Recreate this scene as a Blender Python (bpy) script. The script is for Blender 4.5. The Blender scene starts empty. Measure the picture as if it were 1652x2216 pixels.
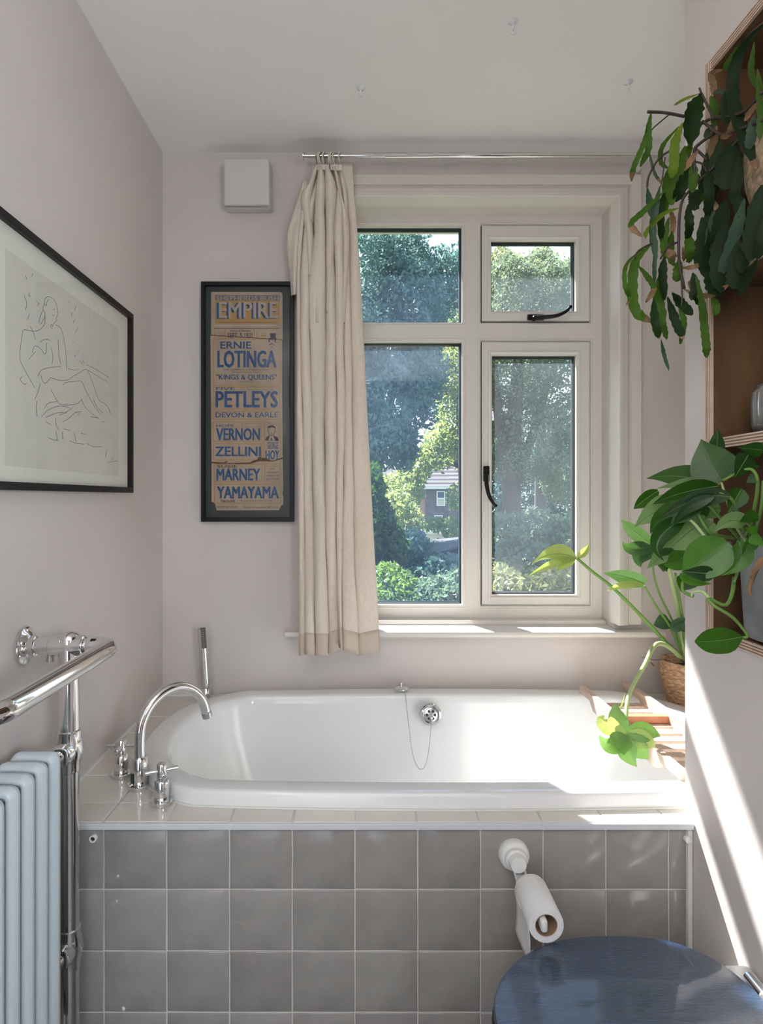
import bpy, bmesh, math, random
import numpy as np
from mathutils import Vector, Matrix
random.seed(7); np.random.seed(7)
PI = math.pi
scene = bpy.context.scene
COL = scene.collection

# ---------------------------------------------------------------- camera
F = 1296.0; CX = 776.0; CY = 1078.0; H = 1.23
cam_d = bpy.data.cameras.new('camera'); cam = bpy.data.objects.new('camera', cam_d); COL.objects.link(cam)
cam.location = (0, 0, H); cam.rotation_euler = (PI/2, 0, 0)
cam_d.sensor_fit = 'HORIZONTAL'; cam_d.sensor_width = 36.0
cam_d.lens = 36.0*F/1652.0
cam_d.shift_x = (826-CX)/1652.0; cam_d.shift_y = -(1108-CY)/1652.0
cam_d.clip_start = 0.02; cam_d.clip_end = 500
scene.camera = cam
# ---------------------------------------------------------------- world, sun, lamps, exposure
world = bpy.data.worlds.new('sky'); scene.world = world; world.use_nodes = True
nt = world.node_tree; nt.nodes.clear()
wo = nt.nodes.new('ShaderNodeOutputWorld'); bg = nt.nodes.new('ShaderNodeBackground')
tc = nt.nodes.new('ShaderNodeTexCoord'); sx = nt.nodes.new('ShaderNodeSeparateXYZ'); cr = nt.nodes.new('ShaderNodeValToRGB')
nt.links.new(tc.outputs['Generated'], sx.inputs[0]); nt.links.new(sx.outputs['Z'], cr.inputs[0])
cr.color_ramp.elements[0].position = 0.0; cr.color_ramp.elements[0].color = (0.86, 0.92, 1.0, 1)
cr.color_ramp.elements[1].position = 0.9; cr.color_ramp.elements[1].color = (0.35, 0.52, 0.88, 1)
nt.links.new(cr.outputs[0], bg.inputs[0]); bg.inputs[1].default_value = 1.0
nt.links.new(bg.outputs[0], wo.inputs[0])
sun_d = bpy.data.lights.new('sun', 'SUN'); sun = bpy.data.objects.new('sun', sun_d); COL.objects.link(sun)
sun_d.energy = 11.5; sun_d.angle = math.radians(0.9); sun_d.color = (1.0, 0.975, 0.94)
sun.rotation_euler = Vector((0.53, -1.0, -1.255)).to_track_quat('-Z', 'Y').to_euler()
def area(name, loc, direction, sx_, sy_, e, col=(1, 1, 1)):
    d = bpy.data.lights.new(name, 'AREA'); o = bpy.data.objects.new(name, d); COL.objects.link(o)
    d.shape = 'RECTANGLE'; d.size = sx_; d.size_y = sy_; d.energy = e; d.color = col
    o.location = loc; o.rotation_euler = Vector(direction).to_track_quat('-Z', 'Z').to_euler()
    return o
# added unseen fill lights: one from behind, one from the right, and the uplighter
area('rear_fill', (-0.38, -1.60, 1.25), (0.15, 1.0, 0.25), 0.42, 1.6, 1.5, (1.0, 0.98, 0.97))
area('side_fill', (1.05, -0.78, 1.45), (-1.0, 0.15, 0.05), 0.5, 1.3, 36.0, (0.86, 0.93, 1.0))
area('ceiling_fill', (-0.30, -1.0, 1.75), (0.0, -0.15, 1.0), 0.4, 0.3, 19.0, (1.0, 0.98, 0.95))
scene.view_settings.view_transform = 'Standard'; scene.view_settings.look = 'None'
scene.view_settings.gamma = 1.0; scene.view_settings.use_curve_mapping = False
scene.view_settings.exposure = 0.97
scene.cycles.max_bounces = 10; scene.cycles.diffuse_bounces = 6; scene.cycles.glossy_bounces = 4
scene.cycles.transmission_bounces = 6; scene.cycles.transparent_max_bounces = 12
scene.cycles.sample_clamp_indirect = 4.0; scene.cycles.caustics_reflective = False; scene.cycles.caustics_refractive = False
scene.cycles.use_denoising = True

# ---------------------------------------------------------------- helpers
def P(px, py, d):
    """photo pixel at depth d (m from the camera plane) -> world point"""
    return Vector(((px-CX)/F*d, d, H+(CY-py)/F*d))
def XW(px, d): return (px-CX)/F*d
def ZW(py, d): return H+(CY-py)/F*d
def lin(c):
    return tuple((x/255/12.92 if x/255 <= 0.04045 else ((x/255+0.055)/1.055)**2.4) for x in c)
MATS = {}
def mat(name, col, rough=0.5, metal=0.0, spec=0.5, bump=0, bscale=60, var=0, vscale=6, trans=0, tcol=None, coat=0, objvar=0, sheen=0, alpha=None, col2=None, bdist=0.002, stretch=None, transmission=0):
    if name in MATS: return MATS[name]
    m = bpy.data.materials.new(name); m.use_nodes = True; n = m.node_tree.nodes; l = m.node_tree.links
    b = n['Principled BSDF']; out = n['Material Output']
    b.inputs['Base Color'].default_value = (*col, 1); b.inputs['Roughness'].default_value = rough
    b.inputs['Metallic'].default_value = metal; b.inputs['Specular IOR Level'].default_value = spec
    if coat: b.inputs['Coat Weight'].default_value = coat; b.inputs['Coat Roughness'].default_value = 0.06
    if transmission: b.inputs['Transmission Weight'].default_value = transmission
    geo = n.new('ShaderNodeTexCoord')
    mp = n.new('ShaderNodeMapping'); l.new(geo.outputs['Object'], mp.inputs[0])
    if stretch: mp.inputs['Scale'].default_value = stretch
    src = None
    if var or col2:
        nz = n.new('ShaderNodeTexNoise'); nz.inputs['Scale'].default_value = vscale; nz.inputs['Detail'].default_value = 6
        l.new(mp.outputs[0], nz.inputs['Vector'])
        mx = n.new('ShaderNodeMixRGB'); mx.blend_type = 'MIX'
        mx.inputs[1].default_value = (*[c*(1-var) for c in col], 1)
        mx.inputs[2].default_value = (*(col2 or [min(1, c*(1+var)) for c in col]), 1)
        rp = n.new('ShaderNodeValToRGB'); rp.color_ramp.elements[0].position = 0.35; rp.color_ramp.elements[1].position = 0.65
        l.new(nz.outputs['Fac'], rp.inputs[0]); l.new(rp.outputs[0], mx.inputs[0]); src = mx.outputs[0]
    if objvar:
        oi = n.new('ShaderNodeObjectInfo'); hs = n.new('ShaderNodeHueSaturation')
        mr = n.new('ShaderNodeMapRange'); mr.inputs[3].default_value = 1-objvar; mr.inputs[4].default_value = 1+objvar
        l.new(oi.outputs['Random'], mr.inputs[0]); l.new(mr.outputs[0], hs.inputs['Value'])
        if src: l.new(src, hs.inputs['Color'])
        else: hs.inputs['Color'].default_value = (*col, 1)
        src = hs.outputs[0]
    if src: l.new(src, b.inputs['Base Color'])
    if bump:
        nb = n.new('ShaderNodeTexNoise'); nb.inputs['Scale'].default_value = bscale; nb.inputs['Detail'].default_value = 4
        l.new(mp.outputs[0], nb.inputs['Vector'])
        bp = n.new('ShaderNodeBump'); bp.inputs['Strength'].default_value = bump; bp.inputs['Distance'].default_value = bdist
        l.new(nb.outputs['Fac'], bp.inputs['Height']); l.new(bp.outputs[0], b.inputs['Normal'])
    if trans:
        tr = n.new('ShaderNodeBsdfTranslucent'); tr.inputs[0].default_value = (*(tcol or col), 1)
        ms = n.new('ShaderNodeMixShader'); ms.inputs[0].default_value = trans
        l.new(b.outputs[0], ms.inputs[1]); l.new(tr.outputs[0], ms.inputs[2]); l.new(ms.outputs[0], out.inputs[0])
    MATS[name] = m
    return m
ORG = {}
class MB:
    def __init__(s): s.v = []; s.f = []
    def add(s, v, f):
        o = len(s.v); s.v += [tuple(x) for x in v]; s.f += [tuple(i+o for i in q) for q in f]; return s
    def box(s, a, b):
        x0, y0, z0 = a; x1, y1, z1 = b
        return s.add([(x0,y0,z0),(x1,y0,z0),(x1,y1,z0),(x0,y1,z0),(x0,y0,z1),(x1,y0,z1),(x1,y1,z1),(x0,y1,z1)],
                     [(0,3,2,1),(4,5,6,7),(0,1,5,4),(1,2,6,5),(2,3,7,6),(3,0,4,7)])
    def tube(s, pts, r, n=12, cap=True):
        pts = [Vector(p) for p in pts]; N = len(pts)
        rs = r if isinstance(r, (list, tuple)) else [r]*N
        v = []; f = []; prev = None
        for i, p in enumerate(pts):
            t = (pts[min(i+1, N-1)]-pts[max(i-1, 0)]).normalized()
            if prev is None:
                a = Vector((0, 0, 1)) if abs(t.z) < 0.9 else Vector((1, 0, 0)); u = t.cross(a).normalized()
            else:
                u = (prev-t*prev.dot(t)).normalized()
            prev = u; w = t.cross(u)
            for k in range(n):
                an = 2*PI*k/n; v.append(p+(u*math.cos(an)+w*math.sin(an))*rs[i])
        for i in range(N-1):
            for k in range(n):
                a = i*n+k; b = i*n+(k+1) % n; f.append((a, b, b+n, a+n))
        if cap:
            f.append(tuple(range(n-1, -1, -1))); f.append(tuple((N-1)*n+k for k in range(n)))
        return s.add(v, f)
    def lathe(s, c, prof, n=32, axis=(0, 0, 1), close=True):
        """prof: list of (radius, height along the axis)"""
        ax = Vector(axis).normalized(); a = Vector((0, 0, 1)) if abs(ax.z) < 0.9 else Vector((1, 0, 0))
        u = ax.cross(a).normalized(); w = ax.cross(u); c = Vector(c); v = []; f = []
        for r, h in prof:
            for k in range(n):
                an = 2*PI*k/n; v.append(c+ax*h+(u*math.cos(an)+w*math.sin(an))*r)
        for i in range(len(prof)-1):
            for k in range(n):
                p = i*n+k; q = i*n+(k+1) % n; f.append((p, q, q+n, p+n))
        if close:
            f.append(tuple(range(n-1, -1, -1))); f.append(tuple((len(prof)-1)*n+k for k in range(n)))
        return s.add(v, f)
    def poly(s, pts, thick):
        """flat polygon extruded along thick vector"""
        n = len(pts); t = Vector(thick); pts = [Vector(p) for p in pts]
        return s.add(pts+[p+t for p in pts], [tuple(range(n-1, -1, -1)), tuple(range(n, 2*n))]+[(i, (i+1) % n, n+(i+1) % n, n+i) for i in range(n)])
    def ring(s, x0, x1, z0, z1, prof):
        """mitred rectangular frame; prof = list of (inset, y)"""
        v = []; f = []
        for ins, y in prof:
            v += [(x0+ins, y, z0+ins), (x1-ins, y, z0+ins), (x1-ins, y, z1-ins), (x0+ins, y, z1-ins)]
        for i in range(len(prof)-1):
            for k in range(4):
                f.append((i*4+k, i*4+(k+1) % 4, i*4+4+(k+1) % 4, i*4+4+k))
        return s.add(v, f)
    def build(s, name, m, parent=None, smooth=False, bevel=0, seg=2, fix=True):
        me = bpy.data.meshes.new(name)
        o0 = ORG.get(parent.name, Vector((0, 0, 0))) if parent else Vector((0, 0, 0))
        me.from_pydata([(x-o0.x, y-o0.y, z-o0.z) for x, y, z in s.v], [], s.f)
        if fix or bevel:
            bm = bmesh.new(); bm.from_mesh(me)
            if fix: bmesh.ops.recalc_face_normals(bm, faces=bm.faces)
            if bevel:
                eds = [e for e in bm.edges if e.is_manifold and e.calc_face_angle(0) > 0.5]
                bmesh.ops.bevel(bm, geom=eds, offset=bevel, segments=seg, profile=0.5, affect='EDGES', clamp_overlap=True)
            bm.to_mesh(me); bm.free()
        me.materials.append(m)
        if smooth:
            me.polygons.foreach_set('use_smooth', [True]*len(me.polygons))
            if smooth != 'all': me.set_sharp_from_angle(angle=0.7)
        o = bpy.data.objects.new(name, me); COL.objects.link(o)
        if parent: o.parent = parent
        ORG[o.name] = o0
        return o
def tag(o, label=None, cat=None, group=None, kind=None):
    if label: o['label'] = label
    if cat: o['category'] = cat
    if group: o['group'] = group
    if kind: o['kind'] = kind
    return o
def thing(name, label, cat, loc, group=None):
    o = bpy.data.objects.new(name, None); COL.objects.link(o); o.location = loc; ORG[o.name] = Vector(loc)
    return tag(o, label, cat, group)
def sroot(name, loc=(0, 0, 0)):
    o = bpy.data.objects.new(name, None); COL.objects.link(o); o.location = loc; ORG[o.name] = Vector(loc)
    o['kind'] = 'structure'; return o
def interp(pts, n):
    """Catmull-Rom through points"""
    pts = [Vector(p) for p in pts]
    if len(pts) == 2: return [pts[0].lerp(pts[1], i/(n-1)) for i in range(n)]
    ex = [pts[0]*2-pts[1]]+pts+[pts[-1]*2-pts[-2]]; out = []
    for i in range(n):
        t = i/(n-1)*(len(pts)-1); k = min(int(t), len(pts)-2); t -= k
        a, b, c, d = ex[k:k+4]
        out.append(0.5*((2*b)+(c-a)*t+(2*a-5*b+4*c-d)*t*t+(3*b-a-3*c+d)*t*t*t))
    return out

# ---------------------------------------------------------------- materials
WALL = mat('wall_paint', (0.63, 0.583, 0.56), 0.75, spec=0.25, bump=0.12, bscale=90, var=0.03, vscale=2.5, bdist=0.001)
CEIL = mat('ceiling_paint', (0.86, 0.855, 0.845), 0.85, spec=0.2, bump=0.1, bscale=25, var=0.02, vscale=2)
FLOOR = mat('floor_tile', (0.10, 0.09, 0.085), 0.5, var=0.1)
WHITE = mat('window_upvc', (0.72, 0.69, 0.645), 0.32)
TRIM = mat('gloss_trim_paint', (0.72, 0.68, 0.63), 0.3, bump=0.05, bscale=40)
ENAMEL = mat('bath_enamel', (0.78, 0.79, 0.79), 0.14, coat=0.3)
CHROME = mat('chrome', (0.78, 0.78, 0.78), 0.07, metal=1.0)
CHROMED = mat('brushed_chrome', (0.55, 0.55, 0.55), 0.25, metal=1.0)
BLACK = mat('black_lacquer', (0.006, 0.006, 0.007), 0.35, spec=0.25, bump=0.1, bscale=150)
RUBBER = mat('black_rubber', (0.012, 0.02, 0.022), 0.6)
RADW = mat('radiator_white', (0.56, 0.64, 0.69), 0.3)
GROUT = mat('grout', (0.55, 0.53, 0.50), 0.9, bump=0.3, bscale=300)
GTILE = mat('grey_glazed_tile', (0.27, 0.258, 0.245), 0.12, bump=0.75, bscale=14, var=0.1, vscale=9, objvar=0.10, bdist=0.004)
DTILE = mat('cream_glazed_tile', (0.66, 0.62, 0.57), 0.12, bump=0.45, bscale=13, var=0.05, vscale=6, objvar=0.05, bdist=0.003)
LINEN = mat('linen', (0.90, 0.83, 0.75), 0.9, spec=0.1, bump=0.25, bscale=500, var=0.05, vscale=200, trans=0.28, tcol=(0.82, 0.68, 0.54), stretch=(1, 1, 0.25))
SOIL = mat('soil', (0.04, 0.028, 0.02), 0.95, bump=1, bscale=80)
PLY = mat('birch_plywood_shaded', (0.12, 0.064, 0.029), 0.55, var=0.22, vscale=3, stretch=(6, 6, 1.2), bump=0.1, bscale=50)  # board colour darkened to hold the shade inside the niche
WOODC = mat('caddy_bamboo', (0.62, 0.47, 0.37), 0.45, var=0.12, vscale=10, stretch=(8, 1, 8))
def wood_edge():
    m = mat('plywood_edge', (0.55, 0.42, 0.31), 0.6); n = m.node_tree.nodes; l = m.node_tree.links
    return m
PLYL = mat('plywood_edge_light', (0.62, 0.47, 0.36), 0.6, var=0.1, vscale=30)
PLYD = mat('plywood_edge_dark', (0.22, 0.14, 0.095), 0.7, var=0.1, vscale=30)
def glass_mat(name, dust=0.05, tint=(0.94, 0.97, 0.98), ir=1.5, dc=(0.36, 0.62, 0.98)):
    m = bpy.data.materials.new(name); m.use_nodes = True; n = m.node_tree.nodes; l = m.node_tree.links; n.clear()
    out = n.new('ShaderNodeOutputMaterial'); tr = n.new('ShaderNodeBsdfTransparent'); tr.inputs[0].default_value = (*tint, 1)
    gl = n.new('ShaderNodeBsdfGlossy'); gl.inputs['Roughness'].default_value = 0.0
    df = n.new('ShaderNodeBsdfTranslucent'); df.inputs[0].default_value = (*dc, 1)
    fr = n.new('ShaderNodeFresnel'); ge = n.new('ShaderNodeNewGeometry'); ior = n.new('ShaderNodeMapRange'); ior.inputs[3].default_value = ir; ior.inputs[4].default_value = 1/ir
    l.new(ge.outputs['Backfacing'], ior.inputs[0]); l.new(ior.outputs[0], fr.inputs[0])
    m1 = n.new('ShaderNodeMixShader'); m2 = n.new('ShaderNodeMixShader')
    nz = n.new('ShaderNodeTexNoise'); nz.inputs['Scale'].default_value = 2.2; nz.inputs['Detail'].default_value = 5
    g = n.new('ShaderNodeTexCoord'); l.new(g.outputs['Object'], nz.inputs['Vector'])
    mr = n.new('ShaderNodeMapRange'); mr.inputs[1].default_value = 0.3; mr.inputs[2].default_value = 0.75
    mr.inputs[3].default_value = dust*0.4; mr.inputs[4].default_value = dust*1.5
    l.new(nz.outputs['Fac'], mr.inputs[0]); l.new(mr.outputs[0], m1.inputs[0])
    l.new(tr.outputs[0], m1.inputs[1]); l.new(df.outputs[0], m1.inputs[2])
    l.new(fr.outputs[0], m2.inputs[0]); l.new(m1.outputs[0], m2.inputs[1]); l.new(gl.outputs[0], m2.inputs[2])
    l.new(m2.outputs[0], out.inputs[0]); return m
GLASS = glass_mat('window_glass', 0.04)
GLASS2 = glass_mat('dusty_window_glass', 0.06, dc=(0.55, 0.68, 0.80))
PGLASS = glass_mat('picture_glass', 0.0, (0.97, 0.97, 0.97), 1.33)

# ---------------------------------------------------------------- room shell
XL, XR, YB, YC, XREC = -0.664, 0.692, 2.03, 1.268, 1.175
ZC = H+1.1716; YF = -1.7
wf = MB().box((XL-0.1, YF, -0.05), (XREC+0.1, YB, 0)).build('floor', FLOOR); tag(wf, kind='structure')
cm = MB()
cm.box((XL-0.1, YF, ZC), (XREC+0.1, YB+0.25, ZC+0.08)); o = cm.build('ceiling', CEIL); tag(o, kind='structure')
o = MB().box((XL-0.1, YF, 0), (XL, YB, ZC)).build('wall_left', WALL); tag(o, kind='structure')
OX0, OX1, OZ0, OZ1 = -0.065, 0.866, ZW(1338, 2.134)-0.02, H+1.004
m = MB()
m.box((XL-0.1, YB, 0), (OX0, YB+0.25, ZC)); m.box((OX1, YB, 0), (XREC+0.1, YB+0.25, ZC))
m.box((OX0, YB, 0), (OX1, YB+0.25, OZ0)); m.box((OX0, YB, OZ1), (OX1, YB+0.25, ZC))
o = m.build('wall_back', WALL); tag(o, kind='structure')
# right wall with the niche for the plywood shelf box
NY0, NY1, NZ0, NZ1, NX = 0.30, 1.188, 0.957, ZW(143, 1.188), 0.92
m = MB()
m.box((XR, -0.30, 0), (XREC, NY0, ZC)); m.box((XREC, YF, 0), (XREC+0.1, -0.2999, ZC)); m.box((XR, NY1, 0), (XREC, YC, ZC))
m.box((XR, NY0, 0), (XREC, NY1, NZ0)); m.box((XR, NY0, NZ1), (XREC, NY1, ZC)); m.box((NX, NY0, NZ0), (XREC, NY1, NZ1))
o = m.build('wall_right', WALL); tag(o, kind='structure')
o = MB().box((XREC, YC, 0), (XREC+0.1, YB, ZC)).build('wall_recess', WALL); tag(o, kind='structure')
m = MB(); m.box((0.05, YF-0.1, 0), (XREC, YF, ZC)); m.box((XL, YF-0.1, 2.1), (0.05, YF, ZC))
o = m.build('wall_front', mat('dark_rear_wall', (0.12, 0.11, 0.11), 0.7)); tag(o, kind='structure')

# ---------------------------------------------------------------- window
win = sroot('window_1', (0.4, YB, OZ0))
DF = 2.13
def X3(px): return XW(px, DF)
def Z3(py): return ZW(py, DF)
FX0, FX1, FZ0, FZ1 = -0.065, 0.866, Z3(1338), H+1.004
GX0, GX1 = -0.019, X3(1001); SX0, SX1 = X3(1041), X3(1276)
ZT1, ZT0, ZM1, ZM0 = Z3(489), Z3(698), Z3(740), Z3(1309)
m = MB()
for a in ((FX0, GX0, FZ0, FZ1), (SX1, FX1, FZ0, FZ1), (GX0, SX1, FZ0, ZM0), (GX0, SX1, ZT1, FZ1),
          (GX0, SX1, ZM1, ZT0), (GX1, SX0, ZM0, ZM1), (GX1, SX0, ZT0, ZT1)):
    m.box((a[0], DF, a[2]), (a[1], DF+0.034, a[3]))
m.build('window_frame', WHITE, win)
# glazing beads (raised mitred ring) round the openings, gasket and glass
def pane(x0, x1, z0, z1, yf, parent, bead=True, gm=None):
    b = MB()
    if bead:
        b.ring(x0-0.016, x1+0.016, z0-0.016, z1+0.016, [(0, yf), (0.003, yf-0.005), (0.007, yf-0.006), (0.017, yf+0.004), (0.017, yf+0.02)])
        b.build('glazing_bead', WHITE, parent)
    MB().ring(x0-0.001, x1+0.001, z0-0.001, z1+0.001, [(0, yf+0.012), (0.0055, yf+0.014), (0.0055, yf+0.026)]).build('gasket', RUBBER, parent)
    MB().ring(x0, x1, z0, z1, [(0.001, yf+0.024), (0.008, yf+0.024), (0.008, yf+0.032)]).build('outer_gasket', RUBBER, parent)
    g = MB().add([(x0, yf+0.018, z0), (x1, yf+0.018, z0), (x1, yf+0.018, z1), (x0, yf+0.018, z1)], [(0, 1, 2, 3)])
    g.build('window_pane', gm or GLASS, parent, fix=False)
pane(GX0, GX1, ZT0, ZT1, DF+0.004, win); pane(GX0, GX1, ZM0, ZM1, DF+0.004, win)
def sash(z0, z1, gx0, gx1, gz0, gz1):
    ys = DF-0.006
    s = MB(); x0, x1 = SX0+0.002, SX1-0.002; z0 += 0.002; z1 -= 0.002
    for a in ((x0, gx0, z0, z1), (gx1, x1, z0, z1), (gx0, gx1, z0, gz0), (gx0, gx1, gz1, z1)):
        s.box((a[0], ys, a[2]), (a[1], ys+0.038, a[3]))
    so = s.build('sash', WHITE, win)
    MB().ring(gx0-0.014, gx1+0.014, gz0-0.014, gz1+0.014, [(0, ys), (0.002, ys-0.004), (0.006, ys-0.005), (0.015, ys+0.004), (0.015, ys+0.02)]).build('glazing_bead', WHITE, so)
    pane(gx0, gx1, gz0, gz1, ys+0.004, so, bead=False, gm=GLASS2)
    MB().ring(SX0, SX1, z0-0.002, z1+0.002, [(0, ys+0.02), (0.002, ys+0.0015), (0.0028, ys-0.0005), (0.0034, ys+0.01)]).build('gasket', RUBBER, so)
    MB().ring(SX0-0.012, SX1+0.012, z0-0.014, z1+0.014, [(0, DF), (0.003, DF-0.004), (0.008, DF-0.004), (0.0125, DF+0.003)]).build('frame_bead', WHITE, win)
    return so
s_low = sash(ZM0, ZM1, X3(1064), X3(1247), Z3(1287), Z3(769))
s_up = sash(ZT0, ZT1, X3(1062), X3(1246), Z3(675), Z3(521))
# cockspur / monkey-tail handles
def handle(parent, plate, pts, rs):
    h = MB(); h.box(*plate); h = h.build('handle_plate', BLACK, parent, bevel=0.0025)
    t = MB().tube(interp([P(a, b, d) for a, b, d in pts], 22), [rs[0]+(rs[1]-rs[0])*i/21 for i in range(22)], 10)
    t.lathe(P(*pts[0])+Vector((0, 0.012, 0)), [(0.009, 0), (0.0095, -0.012), (0.007, -0.018)], 14, (0, 1, 0))
    t.lathe(P(*pts[-1]), [(0.002, 0.004), (0.006, 0.002), (0.006, -0.002), (0.002, -0.004)], 10, (0, 1, 0))
    t.build('window_handle', BLACK, parent, smooth=True)
handle(s_low, ((X3(1045), DF-0.017, Z3(1042)), (X3(1058), DF-0.006, Z3(1009))),
       [(1053, 1030, 2.105), (1054, 1050, 2.09), (1059, 1072, 2.08), (1067, 1087, 2.08), (1073, 1094, 2.085)], (0.0085, 0.005))
handle(s_up, ((X3(1140), DF-0.017, Z3(695)), (X3(1176), DF-0.006, Z3(683))),
       [(1158, 688, 2.105), (1180, 686, 2.09), (1205, 683, 2.08), (1225, 674, 2.08), (1235, 664, 2.085)], (0.0085, 0.005))
# reveal lining, architrave, sill
m = MB()
AI0, AI1, AIZ = -0.065, 0.866, H+1.002
r = []
xo0, xo1, zo = -0.149, 0.9476, H+1.084
def arch(prof):
    """three-sided mitred moulding; prof = (outset from the opening, y)"""
    v = []; f = []
    zb = ZW(1353, 2.0)
    for s_, y in prof:
        v += [(AI0-s_, y, zb), (AI0-s_, y, AIZ+s_), (AI1+s_, y, AIZ+s_), (AI1+s_, y, zb)]
    for i in range(len(prof)-1):
        for k in range(3):
            f.append((i*4+k, i*4+k+1, i*4+5+k, i*4+4+k))
    return v, f
v, f = arch([(0.083, YB), (0.083, 2.008), (0.048, 2.006), (0.0475, 2.011), (0.045, 2.012), (0.040, 2.004), (0.030, 1.998), (0.022, 1.996), (0.019, 1.993),
             (0.010, 1.992), (0.004, 1.990), (0.001, 1.992), (0.0, 1.997), (-0.0005, 2.03), (-0.003, 2.04), (-0.0035, 2.06), (0.001, 2.07), (0.0, 2.13)])
o = MB().add(v, f).build('architrave', TRIM, win, smooth=True)
m = MB().box((AI0, 2.088, ZW(1352, 2.085)-0.004), (AI1, DF+0.03, FZ0+0.001)); m.build('sill_bead', TRIM, win, bevel=0.006)
ZS = H-0.441
def sill():
    x0, x1 = -0.242, 1.016
    pr = [(2.12, ZS), (1.99, ZS-0.001), (1.981, ZS-0.003), (1.977, ZS-0.009), (1.977, ZS-0.016), (1.981, ZS-0.021), (1.99, ZS-0.023), (2.12, ZS-0.023)]
    s = MB(); n = len(pr)
    v = [(x0, y, z) for y, z in pr]+[(x1, y, z) for y, z in pr]
    s.add(v, [(i, i+1, n+i+1, n+i) for i in range(n-1)]+[tuple(range(n-1, -1, -1)), tuple(range(n, 2*n))])
    return s.build('window_sill', TRIM, win, smooth=True)
sill()
# roof eave outside, over the window
m = MB(); m.box((-4, YB+0.25, H+1.47), (5, 2.62, H+1.50)); m.box((-4, 2.60, H+1.39), (5, 2.625, H+1.62))
o = m.build('trim_1', mat('eave_brown', (0.12, 0.06, 0.045), 0.6)); tag(o, kind='structure')
m = MB(); m.box((-5, YB, -3), (XL-0.1, YB+0.2, 3.2)); m.box((XREC+0.1, YB, -3), (6, YB+0.2, 3.2)); m.box((XL-0.1, YB, -3), (XREC+0.1, YB+0.2, 0)); m.box((XL-0.1, YB, ZC+0.08), (XREC+0.1, YB+0.2, 3.2))
o = m.build('wall_outside', mat('outside_brick', (0.35, 0.16, 0.11), 0.9, var=0.2)); tag(o, kind='structure')

# ---------------------------------------------------------------- bath and tiled surround
ZD = H-0.669; DFR = 1.237; TP = 0.130
TC = (0.233, 1.645)
def stad(L, e, b, z, n=96):
    pts = []
    for k in range(n):
        a = 2*PI*k/n; c, s_ = math.cos(a), math.sin(a)
        # superellipse ends joined by a straight run
        pw = 0.92
        x = math.copysign(abs(c)**pw, c)*e; y = math.copysign(abs(s_)**pw, s_)*b
        x += L*max(-1, min(1, c*3.2))
        pts.append((TC[0]+x, TC[1]+y, z))
    return pts
bs = thing('bath_surround', 'tiled bath surround with grey glazed front panel and cream tiled top', 'bath surround', (XL, DFR, 0))
m = MB(); m.box((XL+0.001, DFR+0.0036, 0.002), (XR-0.001, DFR+0.030, ZD-0.004)); m.build('grout_bed', GROUT, bs)
# tiled top bed with the hole for the bath
def deck_bed():
    outer = []; inner = stad(0.48, 0.275, 0.315, ZD-0.012, 96)
    x0, x1, y0, y1 = XL+0.001, XREC-0.001, DFR, YB-0.001
    for p in inner:
        dx, dy = p[0]-TC[0], p[1]-TC[1]; t = 1e9
        if dx > 1e-9: t = min(t, (x1-TC[0])/dx)
        if dx < -1e-9: t = min(t, (x0-TC[0])/dx)
        if dy > 1e-9: t = min(t, (y1-TC[1])/dy)
        if dy < -1e-9: t = min(t, (y0-TC[1])/dy)
        outer.append((TC[0]+dx*t, TC[1]+dy*t, ZD-0.012))
    n = 96; v = inner+outer+[(a, b, c+0.0105) for a, b, c in inner+outer]; f = []
    for k in range(n):
        j = (k+1) % n
        f += [(k, j, n+j, n+k), (2*n+k, 3*n+k, 3*n+j, 2*n+j), (k, 2*n+k, 2*n+j, j)]
    return MB().add(v, f)
m = deck_bed(); m.box((XL+0.001, DFR-0.001, ZD-0.010), (XR-0.001, DFR+0.012, ZD-0.0016)); m.build('grout_bed', GROUT, bs)
rng = random.Random(3)
def tile_mesh(x0, x1, y0, y1, cut=None):
    """one top tile: bevelled slab, cut along the edge of the bath where it meets it"""
    bm = bmesh.new(); g = 0.0012
    bmesh.ops.create_cube(bm, size=1)
    for v_ in bm.verts:
        v_.co = Vector(((x0+g) if v_.co.x < 0 else (x1-g), (y0+g) if v_.co.y < 0 else (y1-g), ZD-0.003 if v_.co.z < 0 else ZD+rng.uniform(-0.0004, 0.0004)))
    if cut:
        co, no = cut
        r_ = bmesh.ops.bisect_plane(bm, geom=bm.verts[:]+bm.edges[:]+bm.faces[:], plane_co=co, plane_no=no, clear_inner=True)
        ed = [e for e in bm.edges if e.is_boundary]
        if ed: bmesh.ops.holes_fill(bm, edges=ed)
    bmesh.ops.recalc_face_normals(bm, faces=bm.faces)
    if len(bm.faces) >= 4:
        bmesh.ops.bevel(bm, geom=[e for e in bm.edges if e.is_manifold and all(v_.co.z > ZD-0.002 for v_ in e.verts)], offset=0.0015, segments=1, affect='EDGES', clamp_overlap=True)
    return bm
edge = [Vector(p) for p in stad(0.48, 0.285, 0.325, 0)]
XG = [XL+0.001]+[0.383+TP*k for k in range(-8, 8) if XL+0.02 < 0.383+TP*k < XREC-0.02]+[XREC-0.001]
YG = [DFR]+[1.3157+TP*k for k in range(0, 6) if 1.3157+TP*k < YB-0.02]+[YB-0.001]
cen = Vector((TC[0], TC[1], 0))
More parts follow.
